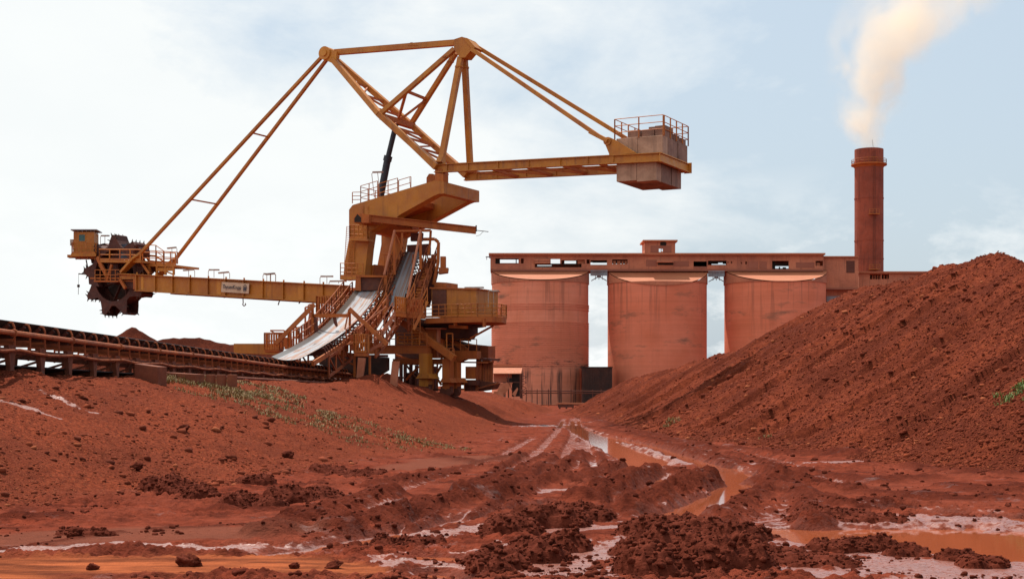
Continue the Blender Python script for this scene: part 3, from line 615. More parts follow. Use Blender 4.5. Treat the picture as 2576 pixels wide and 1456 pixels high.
# crumbs everywhere on the flat
n = 17000; ys_ = 18.5/np.sqrt(rng.uniform((18.5/110)**2, 1, n)); xs_ = ys_*rng.uniform(-.42, .42, n)
gz_, we_, sl_, cl_, sa_, dk_ = ground(xs_, ys_); dens = fbm(xs_*.45, ys_*.45, 3, 141)+.35*dk_-.25*cl_-.15*sa_
k = (dens+rng.uniform(-.12, .12, n) > .58) & (gz_ > -.06) & (sl_ < .6); xs_, ys_, gz_ = xs_[k], ys_[k], gz_[k]
sz = (.010+.062*rng.uniform(size=len(xs_))**4)*np.clip(ys_/34, .8, 1.8)
v, f = clods(np.stack([xs_, ys_, gz_+sz*.2], 1), sz, .75, 0)
o = np_mesh('mud_crumbs', v, f, Mt['clod'], None, False); o['kind'] = 'stuff'; tag(o, 'crumbs and lumps of dark mud strewn over the churned flat', 'mud crumbs')

# ------------------------------------------------------------------ grass
def pw(px, py):
    s, e = (px-HX)/F, (HY-py)/F; t = np.arange(30, 160, .1); h = np.maximum(pile_h(s*t, t, False), gbase(s*t, t)[0]); k = np.argmax(CAMZ+e*t <= h); return np.array([s*t[k], t[k]])
def grass(spots, label):
    vs, fs = [], []
    for (x, y, rx, ry, n, h) in spots:
        c = pw(x, y) if x > 1480 else gw(x, y); a = rng.uniform(0, 6.283, int(n*2.4)); r = np.sqrt(rng.uniform(0, 1, int(n*2.4))); X = c[0]+r*np.cos(a)*rx; Y = c[1]+r*np.sin(a)*ry
        k = fbm(X*1.3, Y*1.3, 3, 151)+rng.uniform(-.2,.2,len(X)) > .59; X, Y = X[k], Y[k]; Zz = (pile_h(X, Y) if x > 1480 else gz_at(X, Y))
        if x > 1480: Zz = np.maximum(Zz, gz_at(X, Y))
        for q in range(len(X)):
            for _ in range(4):
                t = rng.uniform(0, 6.283); l = h*.62*rng.uniform(.5, 1.3); wd = .010*max(1, Y[q]/30); ln = rng.uniform(.2, .9)*l
                p0 = np.array([X[q]+rng.uniform(-.12,.12), Y[q]+rng.uniform(-.12,.12), Zz[q]-.03]); dx = np.array([math.cos(t), math.sin(t), 0]); sd_ = np.array([-dx[1], dx[0], 0])*wd
                k0 = len(vs); vs += [p0-sd_, p0+sd_, p0+dx*ln*.4+np.array([0,0,l*.7])+sd_*.7, p0+dx*ln*.4+np.array([0,0,l*.7])-sd_*.7, p0+dx*ln+np.array([0,0,l])]
                fs += [(k0, k0+1, k0+2), (k0, k0+2, k0+3), (k0+3, k0+2, k0+4)]
    o = np_mesh('grass', np.array(vs), np.array(fs), Mt['leaf']); o['kind'] = 'stuff'; return tag(o, label, 'grass')
m, nt, b = nt_new('dry_grass'); ge = nt.nodes.new('ShaderNodeNewGeometry')
c = mixc(nt, ge.outputs['Random Per Island'], (.15,.11,.03), (.34,.21,.065)); c = mixc(nt, ramp(nt, ge.outputs['Random Per Island'], .75, .8), c, (.26,.13,.05)); nt.links.new(c, b.inputs['Base Color']); b.inputs['Roughness'].default_value = .7; Mt['leaf'] = m
m, nt, b = nt_new('fresh_grass'); ge = nt.nodes.new('ShaderNodeNewGeometry'); nt.links.new(mixc(nt, ge.outputs['Random Per Island'], (.06,.12,.02), (.20,.26,.06)), b.inputs['Base Color']); b.inputs['Roughness'].default_value = .7; Mt['leaf2'] = m
grass([(450,962,1.5,2,260,.22),(520,978,1.6,3,420,.24),(600,985,1.5,3,420,.22),(660,985,1.8,5,380,.2),(640,1020,1.8,3,330,.18),(720,1030,2,4,330,.18),(800,1050,2,4,260,.16),(880,1070,2,4,260,.16),(960,1090,2.2,4,240,.16),(1050,1110,2,3,200,.16),(1130,1128,1.2,1.5,120,.15),(560,966,1.2,2,110,.26)], 'sparse yellow green grass and weeds running down the left earth bank')
GR = Mt['leaf']; Mt['leaf'] = Mt['leaf2']
grass([(2552,1004,.8,1.2,260,.27),(2620,1000,.8,1.,140,.27)], 'small bright green grass tuft on the ore pile at the right edge')
Mt['leaf'] = GR
grass([(1690,1064,.7,1.0,70,.3),(1930,1098,.5,.8,30,.25)], 'few grass blades at the toe of the big ore pile')
# ================================================================== the bucket wheel reclaimer
BW = thing('bucket_wheel_reclaimer', (MC.x, MC.y, 2.7), 'towering ochre bucket wheel reclaimer with long boom, cable mast and concrete counterweight', 'mining machine')
VN, VF, WD = -2.4, 2.4, V*4.8
def poly(mb, pts, v, dv): return mb.prism([M(p, v) for p in pts], V*dv)
def pts_(z, *q): return [z(*p) for p in q]
def line_y(a, b, x): return a[1]+(b[1]-a[1])*(x-a[0])/(b[0]-a[0])
# --- boom
bt = (zA(735, 712), zB(850, 1264)); bb = (zA(935, 902), (848, 761))
for k in (0, 1):
    off = WD*k; mb = MB()
    g_ = [bt[0], bt[1], bb[1], bb[0], zA(930, 772), zA(740, 770)]
    mb.prism([M(p, VN)+off for p in g_], V*(.22 if k == 0 else -.22))
    mb.beam(M(bt[0], VN)+off+Z*.035, M(bt[1], VN)+off+Z*.035, .62, .07); mb.beam(M(bb[0], VN)+off-Z*.035, M(bb[1], VN)+off-Z*.035, .62, .07)
    mb.build('boom_girder', Mt['ochre'], BW)
mb = MB()
for x in [zA(q, 0)[0] for q in (945, 1165, 1368, 1570, 1782, 1988, 2200, 2425)]+[zB(q, 0)[0] for q in (175, 385, 582)]:
    a = M((x, line_y(*bt, x)), VN); b = M((x, line_y(*bb, x)), VN); mb.beam(a-V*.09, b-V*.09, .09, .17, V)
    mb.tube(a, a+Z*.25, .07); mb.tube(b, b-Z*.12, .06)
mb.each('boom_stiffener', Mt['ochre'], BW, 3)
mb = MB()
for x0, x1 in ((zA(990,0)[0], zA(1022,0)[0]), (zA(1880,0)[0], zA(1928,0)[0]), (zB(328,0)[0], zB(372,0)[0])):
    mb.prism([M((x0, line_y(*bt, x0)+2), VN)-V*.02, M((x1, line_y(*bt, x1)+2), VN)-V*.02, M((x1, line_y(*bb, x1)-2), VN)-V*.02, M((x0, line_y(*bb, x0)-2), VN)-V*.02], V*.018)
mb.each('boom_patch_plate', Mt['ochre_pale'], BW, 1)
a = M(bt[0], VN)+V*.3-Z*.5; b = M(bt[1], VN)+V*.3-Z*.3
MB().prism([a, b, b-Z*.12, a-Z*.12], V*4.2).build('boom_belt_deck', Mt['dusty'], BW)
for q in ((2185, 985, 90), (1545, 940, 24), (1985, 968, 24)):
    a = M(zA(q[0], q[1]-14), VN); mb = MB(); L = q[2]/27/3.677/1.267
    mb.path([a, a-Z*L*.8+U*.03, a-Z*L-U*.02]+([a-Z*(L+.12)+U*.12, a-Z*(L+.02)+U*.3, a-Z*(L-.12)+U*.26] if q[2] > 50 else [a-Z*L*1.2-U*.2]), .045, 5); mb.build('hook', Mt['rust'], BW)
for q in ((zB(135,1400), zB(118,1455)), (zB(350,1415), zB(330,1440))):
    MB().path([M(q[0], VN), M(q[1], VN)], .05, 5).build('hook', Mt['rust'], BW)
# --- sign board with lettering
sg = [zA(1937, 803), zA(2257, 822), zA(2252, 940), zA(1929, 921)]
so_ = MB().prism([M(p, VN-.24) for p in sg], V*.05).build('sign_board', Mt['sign'], BW)
a, b, d = M(sg[0], VN-.25), M(sg[1], VN-.25), M(sg[3], VN-.25); ex = (b-a).normalized(); ey = (a-d).normalized(); W_, H_ = (b-a).length, (a-d).length
cu = bpy.data.curves.new('lettering', 'FONT'); cu.body = 'ThyssenKrupp'; cu.size = 1; cu.extrude = .004; to = bpy.data.objects.new('lettering', cu)
COL.objects.link(to); bpy.context.view_layer.update(); tm = bpy.data.meshes.new_from_object(to.evaluated_get(bpy.context.evaluated_depsgraph_get())); bpy.data.objects.remove(to)
xs = [v.co.x for v in tm.vertices]; k = .68*W_/(max(xs)-min(xs)); k2 = .42*H_/.72; o3 = d+ex*W_*.045+ey*H_*.36-V*.03
for v in tm.vertices: v.co = o3+ex*(v.co.x-min(xs))*k+ey*v.co.y*k2-V*v.co.z-ORG[BW.name]
tm.name = 'lettering'; tm.materials.clear(); tm.materials.append(Mt['ink']); lo = bpy.data.objects.new('lettering', tm); COL.objects.link(lo); lo.parent = so_
mb = MB(); c0 = d+ex*W_*.865+ey*H_*.52-V*.03; rx, ry = W_*.068, H_*.36
def ell(kx, ky, n=28): return [c0+ex*rx*kx*math.cos(6.2832*i/n)+ey*ry*ky*math.sin(6.2832*i/n) for i in range(n)]
o_, i_ = ell(1, 1), ell(.84, .84); mb.add(o_+i_, [(j, (j+1) % 28, 28+(j+1) % 28, 28+j) for j in range(28)])
for q in (-.42, 0, .42):                                             # three upright arches inside the ring
    mb.prism([c0+ex*rx*(q+s1)+ey*ry*t1 for s1, t1 in ((-.13,-.6),(.13,-.6),(.13,.35),(0,.62 if q == 0 else .5),(-.13,.35))], V*.006)
mb.prism([c0+ex*rx*s1+ey*ry*t1 for s1, t1 in ((-.7,-.15),(.7,-.15),(.7,-.3),(-.7,-.3))], V*-.006)
mb.build('emblem', Mt['ink'], so_)
# --- bucket wheel
WC = M(zA(742, 738), -.8); RB = 3.72
wh = MB()
for s in (-.72, .72):
    wh.lathe([(2.32,-.07),(2.74,-.07),(2.74,.07),(2.32,.07),(2.32,-.07)], WC+V*s, 56, V, U, False)
wh.lathe([(2.62,-.7),(2.68,-.7),(2.68,.7),(2.62,.7)], WC, 56, V, U, False)
for k in range(9):
    a = k*math.tau/9; d = U*math.cos(a)+Z*math.sin(a); wh.beam(WC+d*.6+V*.6, WC+d*2.4+V*.6, .12, .28, V)
wh.lathe([(.02,-.9),(.75,-.9),(.75,.9),(.02,.9)], WC, 24, V, U, False)
wheel = wh.build('bucket_wheel', Mt['wheel'], BW, True)
for k in range(9):
    a = math.radians(-70+40*k); rd = U*math.cos(a)+Z*math.sin(a); tg = -U*math.sin(a)+Z*math.cos(a); mb = MB()
    q = lambda r, t: WC+rd*r+tg*t
    pr = [(2.6,-.80),(2.6,.70),(3.05,.54),(3.45,.36),(3.72,.22),(3.70,-.16),(3.25,-.36),(2.9,-.58)]
    for s in (-.78, .70): mb.prism([q(*p)+V*s for p in pr], V*.08)
    back = [(2.6,-.82),(2.9,-.57),(3.25,-.36),(3.70,-.18),(3.74,-.10),(3.62,-.06),(3.22,-.24),(2.88,-.45),(2.65,-.65)]
    mb.prism([q(*p)+V*-.70 for p in back], V*1.4)
    mb.prism([q(*p)+V*-.70 for p in ((3.64,-.1),(3.71,-.08),(3.73,.2),(3.66,.22))], V*1.4)
    bk = mb.build('bucket', Mt['wheel'], wheel); mb = MB()
    for s in (-.78, -.3, .2, .72): mb.tube(q(3.64,.20)+V*s, q(3.90,.34)+V*s, .085, 5, .02)
    for r_, t_ in ((3.2,.46),(3.64,-.12),(3.4,-.30)): mb.tube(q(r_,t_)-V*.76, q(r_+.1,t_+(.3 if t_ > 0 else -.25))-V*.8, .07, 5, .02)
    mb.build('tooth', Mt['dark'], bk)
# --- head structure round the wheel
mb = MB(); poly(mb, pts_(zA, (395,610),(560,560),(1000,590),(935,885),(520,885),(390,770)), .35, 1.2); poly(mb, pts_(zA, (560,880),(900,880),(820,1000),(640,1010)), .3, 1.1)
poly(mb, pts_(zA, (400,535),(480,560),(470,605),(410,585)), -.4, .8); mb.each('transfer_chute', Mt['dark'], BW, 1)
mb = MB(); poly(mb, pts_(zA, (735,772),(930,772),(930,885),(800,880),(740,800)), VN+.35, .5); poly(mb, pts_(zA, (370,700),(440,720),(500,860),(380,830)), -1.6, .5); poly(mb, pts_(zA, (600,580),(720,600),(730,700),(600,690)), -1.7, .4)
mb.each('wheel_guard', Mt['wheel'], BW, 1)
mb = MB(); mb.beam(M(zA(745,770), VN), M(zA(810,880), VN), .2, .25); mb.beam(M(zA(925,770), VN), M(zA(925,890), VN), .25, .3)
mb.beam(M(zA(480,515), VN), M(zA(610,770), VN), .22, .3); mb.beam(M(zA(650,600), VN), M(zA(590,800), VN), .18, .22); mb.beam(M(zA(450,795), VN), M(zA(740,797), VN), .3, .14)
mb.beam(M(zA(400,760), VN), M(zA(740,760), VN), .12, .12); mb.build('head_frame', Mt['dusty'], BW)
mb = MB()
for y in (662, 722): mb.tube(M(zA(450, y), VN-.15), M(zA(738, y), VN-.15), .035, 5)
for x in (452, 512, 572, 632, 690): mb.tube(M(zA(x, 660), VN-.15), M(zA(x, 792), VN-.15), .04, 5)
mb.build('cage_rail', Mt['rail'], BW)
mb = MB(); poly(mb, pts_(zA, (500,545),(990,549),(990,578),(500,574)), VN-.1, 3.6); poly(mb, pts_(zA, (1000,592),(1395,604),(1395,628),(1000,618)), -1.4, 3.2)
for x in (1010, 1090, 1180, 1280, 1375): mb.beam(M(zA(x, 615), -1.3), M(zA(x, 722), -1.3), .16, .16); mb.beam(M(zA(x, 615), 1.5), M(zA(x, 715), 1.5), .16, .16)
mb.beam(M(zA(1180,640),-1.3), M(zA(1370,715),-1.3), .12, .12); mb.beam(M(zA(1180,660),-1.3), M(zA(1375,655),-1.3), .1, .3)
mb.build('head_deck', Mt['ochre'], BW)
mb = MB(); mb.rail([M(zA(505,520), 1.0), M(zA(505,545), VN-.1), M(zA(985,549), VN-.1)], .95, 1.2, .045, True, 1)
mb.rail([M(zA(1010,592), -1.4), M(zA(1165,596), -1.4), M(zA(1260,600), -1.4), M(zA(1395,604), -1.4)], 1.05, 1.2, .045); mb.rail([M(zA(1090,570), 1.7), M(zA(1420,590), 1.7)], 1.05, .9, .04)
mb.rail([M(zA(1035,500), .5), M(zA(1165,510), .5), M(zA(1262,580), .5)], 1.05, .9, .04); mb.build('railing', Mt['rail'], BW)
mb = MB()
for v in (-1.9, -1.3):
    mb.beam(M(zA(985,565), v), M(zA(1085,708), v), .06, .2); mb.beam(M(zA(1050,505), v+2), M(zA(1185,712), v+2), .06, .2)
for k in range(7):
    t = (k+.5)/7
    for a, b, v in ((zA(985,565), zA(1085,708), -1.9), (zA(1050,505), zA(1185,712), .1)):
        p = M(a, v).lerp(M(b, v), t); mb.beam(p, p+V*.6, .2, .03)
mb.build('stair', Mt['rail'], BW)
mb = MB(); poly(mb, pts_(zA, (730,362),(838,358),(838,535),(730,535)), -1.3, .8); mb.build('control_cabinet', Mt['blue'], BW)
mb = MB(); poly(mb, pts_(zA, (860,372),(1000,382),(1000,408),(1000,520),(860,520)), -.6, 1.0); poly(mb, pts_(zA, (505,362),(560,350),(620,388),(620,540),(505,540)), .2, 1.0); poly(mb, pts_(zA, (640,430),(720,420),(720,540),(640,540)), -.9, .8)
a = M(zA(930,440), -1.2); mb.tube(a, a+V*1.2, .45, 14); mb.build('wheel_drive', Mt['wheel'], BW)
# --- cab
ca = Vector((.995, .09, 0)).normalized(); cb_ = Vector((-.09, .995, 0)).normalized()
YC = M(zA(320, 350), -2.0).y
def C_(x, y, d=0): return P(zA(x, y), YC)+cb_*d
def cbox(mb, x0, y0, x1, y1, d0, d1): return mb.prism([C_(x0,y0,d0), C_(x1,y0,d0), C_(x1,y1,d0), C_(x0,y1,d0)], cb_*(d1-d0))
cab_ = cbox(MB(), 200, 218, 442, 492, 0, 2.0).build('operator_cab', Mt['ochre'], BW)
cbox(MB(), 265, 250, 335, 326, -.03, .0).build('window', Mt['glass'], cab_)
mb = MB(); cbox(mb, 258, 244, 342, 250, -.05, -.004); cbox(mb, 258, 326, 342, 332, -.05, -.004); cbox(mb, 258, 250, 265, 326, -.05, -.004); cbox(mb, 335, 250, 342, 326, -.05, -.004); mb.build('window_frame', Mt['ochre'], cab_)
mb = MB(); cbox(mb, 172, 190, 478, 200, -.25, 2.3)
for x in (206, 250, 300, 350, 400, 436): cbox(mb, x-4, 200, x+4, 218, .1, .2); cbox(mb, x-4, 200, x+4, 218, 1.8, 1.9)
mb.build('cab_roof', Mt['grey'], cab_)
mb = MB(); cbox(mb, 185, 478, 478, 512, -.6, 2.4); cbox(mb, 120, 482, 200, 512, .2, 1.2)
for x in (215, 260, 300, 350, 400): cbox(mb, x, 512, x+16, 526+(x % 3)*5, .2, .5)
mb.beam(C_(445,505,.2), C_(575,700,.2), .3, .35); mb.build('cab_platform', Mt['ochre'], BW)
mb = MB(); mb.rail([C_(195,478,2.2), C_(195,478,-.55), C_(470,478,-.55), C_(470,478,2.2)], 1.0, .42, .028); mb.build('railing', Mt['rail'], BW)
mb = MB(); cbox(mb, 153, 302, 190, 372, .2, .8); mb.path([C_(175,372,.4), C_(178,388,.4), C_(200,396,.4)], .04, 5); mb.build('air_conditioner', Mt['lamp'], BW)
mb = MB(); a = M(zA(385,716), -.5); b = M(zA(260,708), -.5); mb.tube(a, b, .06); q = M(zA(258,850), -.5); mb.tube(b, q, .02, 4); mb.tube(q+Z*.12, q-Z*.12, .12, 8); mb.tube(q, M(zA(256,950), -.5), .03, 4)
mb.tube(M(zA(348,545),-.5), M(zA(378,700),-.5), .06); mb.build('level_probe', Mt['dark'], BW)
# --- tie rods of the boom
T0 = M(zE(132, 282), -.4); T1 = T0+V*.8; N1 = M(zA(985, 468), VN); N2 = M(zA(770, 692), VN)
for a, b, c in ((T0, N1, N2), (T1, N1+WD, N2+WD)):
    mb = MB(); mb.beam(a, b, .22, .28, V); d = (c-b).normalized(); mb.beam(b, b+d*.7, .22, .28, V, .2, .85); mb.beam(b+d*.7, c, .2, .85, V, .22, .62); mb.build('tie_rod', Mt['ochre'], BW)
mb = MB()
for t in (.375, .715): mb.beam(T0.lerp(N1, t), T1.lerp(N1+WD, t), .1, .12)
mb.each('rod_spacer', Mt['dusty'], BW, 1)
# --- mast
mb = MB(); a = M(zE(148,250), -.75); mb.tube(a, a+V*1.5, .56, 24); mb.tube(a-V*.12, a+V*1.74, .28, 16)
for v in (-.6, .35): poly(mb, pts_(zE, (120,215),(165,207),(262,238),(255,280),(245,352),(205,335),(118,290)), v, .25)
mb.build('boom_head_sheave', Mt['ochre_pale'], BW, True)
CA = M(zE(225, 305), -.35); CB = M(zE(1165, 1272), VN); FA = CA+V*.7; FB = CB+WD; CMn = M(zE(645, 800), VN); CMf = CMn+WD
def chord(t, far): a, m, b = (FA, CMf, FB) if far else (CA, CMn, CB); return a.lerp(m, t/.48) if t < .48 else m.lerp(b, (t-.48)/.52)
for a, q, b in ((CA, CMn, CB), (FA, CMf, FB)):
    mb = MB(); mb.beam(a, q, .42, .5, V, .42, .64); mb.beam(q, q.lerp(b, .6), .421, .64, V); mb.beam(q.lerp(b, .6), b, .42, .64, V, .5, .95)
    mb.build('mast_chord', Mt['ochre'], BW)
mb = MB(); tt = [.2, .31, .42, .60, .70, .80, .93]
for i, t in enumerate(tt):
    a, b = chord(t, 0), chord(t, 1); mb.beam(a, b, .13, .16)
    if i+1 < len(tt):
        t2 = tt[i+1]; mb.beam(a, chord(t2, 1), .12, .14) if i % 2 else mb.beam(b, chord(t2, 0), .12, .14)
mb.beam(chord(.5,0), chord(.5,1), .5, .45); mb.build('mast_lacing', Mt['dusty'], BW)
BN = M(zE(1385, 195), 0)
mb = MB(); poly(mb, pts_(zE, (1310,128),(1378,106),(1440,126),(1470,190),(1452,236),(1405,292),(1360,292),(1306,216)), -.55, 1.1); poly(mb, pts_(zE, (1378,108),(1425,118),(1500,200),(1470,215)), -.7, 1.4); mb.build('mast_head', Mt['ochre'], BW)
mb = MB(); mb.beam(M(zE(250,246), 0), M(zE(1318,160), 0), .45, .44, V)
for x in (930, 975): mb.tube(M(zE(x,190), -.12), M(zE(x,160), -.12), .14, 8); mb.tube(M(zE(x-22,190), 0)-V*.24, M(zE(x+22,187), 0)-V*.24, .02, 6)
mb.build('mast_top_beam', Mt['ochre'], BW)
LB = M(zE(1190, 1235), VN)
for a, b in ((M(zE(1368,290), -.3), LB), (M(zE(1402,290), .3), M(zE(1190,1235), VN)+WD)):
    mb = MB(); q = a.lerp(b, .09); mb.beam(a, q, .42, .38, V); mb.lathe([(.33,-.06),(.33,.06)], q, 12); mb.beam(q, a.lerp(b,.93), .42, .42, V); mb.beam(a.lerp(b,.93), b, .42, .42, V, .5, .8); mb.build('mast_leg', Mt['ochre'], BW)
DN = chord(.48,0); DF = chord(.48,1); Da, Db = M(zE(1312,216), -.35), M(zE(1325,250), .35)
for a, b in ((Da, DN), (Db, DF)):
    mb = MB(); mb.beam(a, b, .34, .36, V); mb.lathe([(.3,-.06),(.3,.06)], a.lerp(b,.12), 12); mb.build('mast_diagonal', Mt['ochre'], BW)
mb = MB(); cx_ = (chord(.5,0)+chord(.5,1))/2; e1, e2 = Da.lerp(DN,.64), Db.lerp(DF,.64)
for a, b in ((e1, e2), (e1, cx_), (e2, cx_)): mb.beam(a, b, .2, .2)
mb.each('mast_bracing', Mt['dusty'], BW, 1)
s1, s2 = M(zF(135, 505), VN), M(zF(300, 590), VN)
mb = MB(); a = M(zE(1475,222), -.5); mb.beam(a, a.lerp(s1,.12), .3, .55, V, .3, .38); mb.beam(a.lerp(s1,.12), s1, .3, .38, V); mb.beam(s1-(s2-s1)*.8, s2, .3, .38, V, .3, .9); mb.build('backstay', Mt['ochre'], BW)
mb = MB(); a = M(zE(1455,160), .5); f2 = M(zF(560, 540), VF); mb.beam(a, a.lerp(f2,.1), .3, .5, V, .3, .38); mb.beam(a.lerp(f2,.1), f2, .3, .38, V); mb.build('backstay', Mt['ochre'], BW)
# --- hydraulic cylinder
a, m_, t_ = M(zB(1168, 345), 0), M(zE(716, 1195), 0), M(zE(792, 880), 0)
hc = MB().tube(a, m_, .30, 16).tube(m_-(t_-m_).normalized()*.2, m_+(t_-m_).normalized()*.25, .36, 16).build('hydraulic_cylinder', Mt['navy'], BW, True)
MB().tube(m_, t_, .22, 14).build('piston_rod', Mt['navy'], hc, True)
# --- counterweight arm and ballast
A0, A1 = M(zE(1140, 1282), VN), M(zF(1075, 832), VN); KW = 5.75
for o2, e_ in ((V*0, A1), (WD, A1+WD*1.0)):
    mb = MB(); mb.ibeam(A0+o2, e_, .42, .66, Z, .07)
    L = (A1-A0)
    for t in (.06, .16, .30, .44, .58, .70): p = (A0+o2).lerp(e_, t); mb.beam(p-Z*.29, p+Z*.29, .30, .04, U)
    mb.build('counterweight_girder', Mt['ochre'], BW)
mb = MB()
for t in (.1, .26, .42, .58):
    a = A0.lerp(A1, t)-Z*.2; b = A0.lerp(A1, t+.16)+WD-Z*.2; mb.beam(a, b, .12, .16); mb.beam(A0.lerp(A1, t+.16)-Z*.2, A0.lerp(A1, t+.16)+WD-Z*.2, .14, .2)
mb.build('girder_bracing', Mt['dusty'], BW)
mb = MB(); e = A1+U*.06; mb.ibeam(e-V*.1, e+V*KW, .3, .68, Z, .07); mb.beam(e+V*KW-U*4, e+V*KW, .3, .64); mb.beam(e+V*KW+V*.05-U*.3, e+V*KW+V*.05+U*.3, .05, .8); mb.build('ballast_frame', Mt['ochre_pale'], BW)
for o2 in (V*-.12, WD+V*.12):
    mb = MB(); mb.prism([M(p, VN)+o2 for p in pts_(zF, (232,600),(300,522),(388,560),(720,768),(380,800),(375,925),(308,915),(308,785))], V*.24); a = M(zF(285,590), VN)+o2-V*.1; mb.tube(a, a+V*.44, .3, 16); mb.build('stay_gusset', Mt['ochre'], BW)
def ublock(x0, y0, x1, y1, k0, k1, mat='block', jit=.0, v0=VN+.3):
    a, b, c, d = (M(zF(*q), v0) for q in ((x0,y0),(x1,y0),(x1,y1),(x0,y1)))
    hx = (a.z+b.z)/2; lx = (c.z+d.z)/2; u0, u1 = a-V*0, b
    q = [Vector((u0.x,u0.y,hx)), Vector((u1.x,u1.y,hx)), Vector((u1.x,u1.y,lx)), Vector((u0.x,u0.y,lx))]
    mb = MB(); mb.prism([p+V*k0+U*jit for p in q], V*(k1-k0-.025)); o = mb.build('ballast_block', Mt[mat], BW)
    bv = o.modifiers.new('edge', 'BEVEL'); bv.width = .03; bv.segments = 2; return o
kk = np.linspace(0, 5.15, 6)
for i in range(5):
    m_ = 'block' if i == 0 else 'block_shaded'; j = (0, .03, -.02, .04, 0)[i]
    ublock(410, 532+(i % 2)*4, 738, 800, kk[i], kk[i+1], m_, 0); ublock(742, 505+(i % 3)*3, 1130, 800, kk[i], kk[i+1], m_, j)
    ublock(412, 905, 722, 1200, kk[i], kk[i+1], m_, 0); ublock(726, 905, 1030, 1200+(i % 2)*2, kk[i], kk[i+1], m_, j)
for q in ((545,395,735,535,.5,2.4), (775,385,960,520,.4,2.0), (845,330,1010,390,.8,2.6), (965,322,1130,505,.5,2.0), (900,400,1120,505,2.4,3.6), (930,415,1130,510,3.7,4.8), (560,400,800,530,2.8,4.2)): ublock(*q, 'block_shaded')
mb = MB(); r0 = M(zF(385,500), VN+.25); r1 = M(zF(1135,450), VN+.25); zt = M(zF(1085,180), VN+.25).z; zb = zt-1.5
for q in (r0, r1): q.z = zb
r2 = r1+V*.2; r3 = r1+V*5.2; r4 = r0+V*5.2
mb.rail([r0, r1], 1.5, 1.9, .032, False, 2, .055); mb.rail([r2, r3, r4, r0], 1.5, 1.3, .032, False, 2, .055); mb.build('railing', Mt['rail'], BW)
# --- upper frame
WN = -2.9; T6 = V*5.8
fr = pts_(zB, (845,478),(882,430),(1720,180),(1790,186),(1790,306),(1720,334),(1365,530),(1330,560),(1215,612),(1062,702),(1035,880),(1003,1180),(785,1200),(800,1020),(845,780))
mb = MB().prism([M(p, WN) for p in fr], V*.95); mb.build('side_frame', Mt['ochre'], BW)
mb = MB().prism([M(p, WN)+T6 for p in fr], V*-.95); mb.build('side_frame', Mt['ochre'], BW)
mb = MB(); mb.prism([M(p, WN)+V*.01 for p in pts_(zB, (1740,190),(1818,190),(1818,312),(1740,318))], V*5.78); mb.build('end_crossbeam', Mt['ochre'], BW)
mb = MB(); mb.prism([M(p, WN)+V*.96 for p in pts_(zB, (860,490),(1000,450),(1180,612),(1062,702),(880,690))], V*3.88)
mb.prism([M(p, WN)+V*.96 for p in pts_(zB, (1000,455),(1400,345),(1400,400),(1060,520))], V*3.88)
mb.prism([M(p, WN)+V*.96 for p in pts_(zB, (1000,1040),(1040,1030),(1010,1185),(960,1190))], V*3.88); mb.each('frame_crossbeam', Mt['dusty'], BW, 1)
mb = MB()
for v in (WN+.1, WN+4.9): poly(mb, pts_(zB, (1728,100),(1812,112),(1812,190),(1728,182)), v, .8)
poly(mb, pts_(zB, (1740,60),(1800,60),(1812,110),(1730,100)), VN-.1, .9)
poly(mb, pts_(zB, (1640,150),(1665,110),(1700,110),(1740,160),(1740,215),(1640,215)), -.5, 1.2); mb.each('pivot_bearing', Mt['dusty'], BW, 1)
mb = MB(); poly(mb, pts_(zB, (890,612),(890,566),(930,508),(1048,530),(1048,612)), -4.7, 1.79); hb = mb.build('hoist_housing', Mt['dusty'], BW)
mb = MB(); poly(mb, pts_(zB, (900,606),(900,568),(930,522),(968,560),(968,606)), -4.72, .018); mb.build('housing_opening', Mt['void'], hb)
j0 = M(zB(1045,565), -4.4); j1 = M(zB(2150,690), .6)
jb = MB().ibeam(j0, j1, .4, .56, Z, .06).build('crane_runway', Mt['dusty'], BW)
mb = MB(); d = (j1-j0).normalized(); mb.tube(j1, j1+d*1.0, .03, 5); mb.tube(j1-Z*.1, j1+Z*.4, .06, 5); mb.path([j1+d*.6, j1+d*.3-Z*.35, j1-Z*.45], .015, 4); mb.build('cable_end', Mt['dark'], jb)
mb = MB(); poly(mb, pts_(zB, (845,772),(1036,775),(1036,800),(845,792)), WN-1.0, .99); poly(mb, pts_(zB, (752,1162),(990,1166),(990,1195),(752,1195)), WN-1.0, .99); mb.each('balcony', Mt['ochre'], BW, 1)
mb = MB(); h = 1.08; mb.rail([M(zB(850,765), WN-.05), M(zB(850,772), WN-.98), M(zB(1033,776), WN-.98), M(zB(1033,770), WN-.05)], h, .45, .03, True, 2)
mb.rail([M(zB(757,1160), WN-.05), M(zB(757,1164), WN-.98), M(zB(988,1168), WN-.98)], h, .6, .03, True, 2)
a = M(zB(930,430), -2.75); b = M(zB(965,412), -2.75); c = M(zB(1480,262), -2.75); q1 = M(zB(880,432), -2.75)
mb.rail([b, b.lerp(c,.34)], 1.4, .9, .03, False, 2); mb.rail([b.lerp(c,.36), b.lerp(c,.74)], 1.15, .9, .03, False, 2); mb.rail([b.lerp(c,.76), c], .95, .9, .03, False, 1)
mb.rail([b+V*5.4, c+V*5.4], 1.2, 1.1, .03, False, 2); mb.rail([q1+Z*.15, b], .9, .7, .03, False, 2); mb.rail([b, b+V*5.4], 1.3, 1.1, .03, False, 2); mb.build('railing', Mt['rail'], BW)
mb = MB(); l0, l1 = M(zB(822,650), WN+.2), M(zB(797,1050), WN+.2)
for o2 in (V*0, V*.5): mb.tube(l0+o2, l1+o2, .025, 5)
for k in range(22): p = l0.lerp(l1, k/21); mb.tube(p, p+V*.5, .018, 4)
l0, l1 = M(zB(850,800), WN-.12), M(zB(830,1160), WN-.12)
for o2 in (U*0, U*.5): mb.tube(l0+o2, l1+o2, .03, 5)
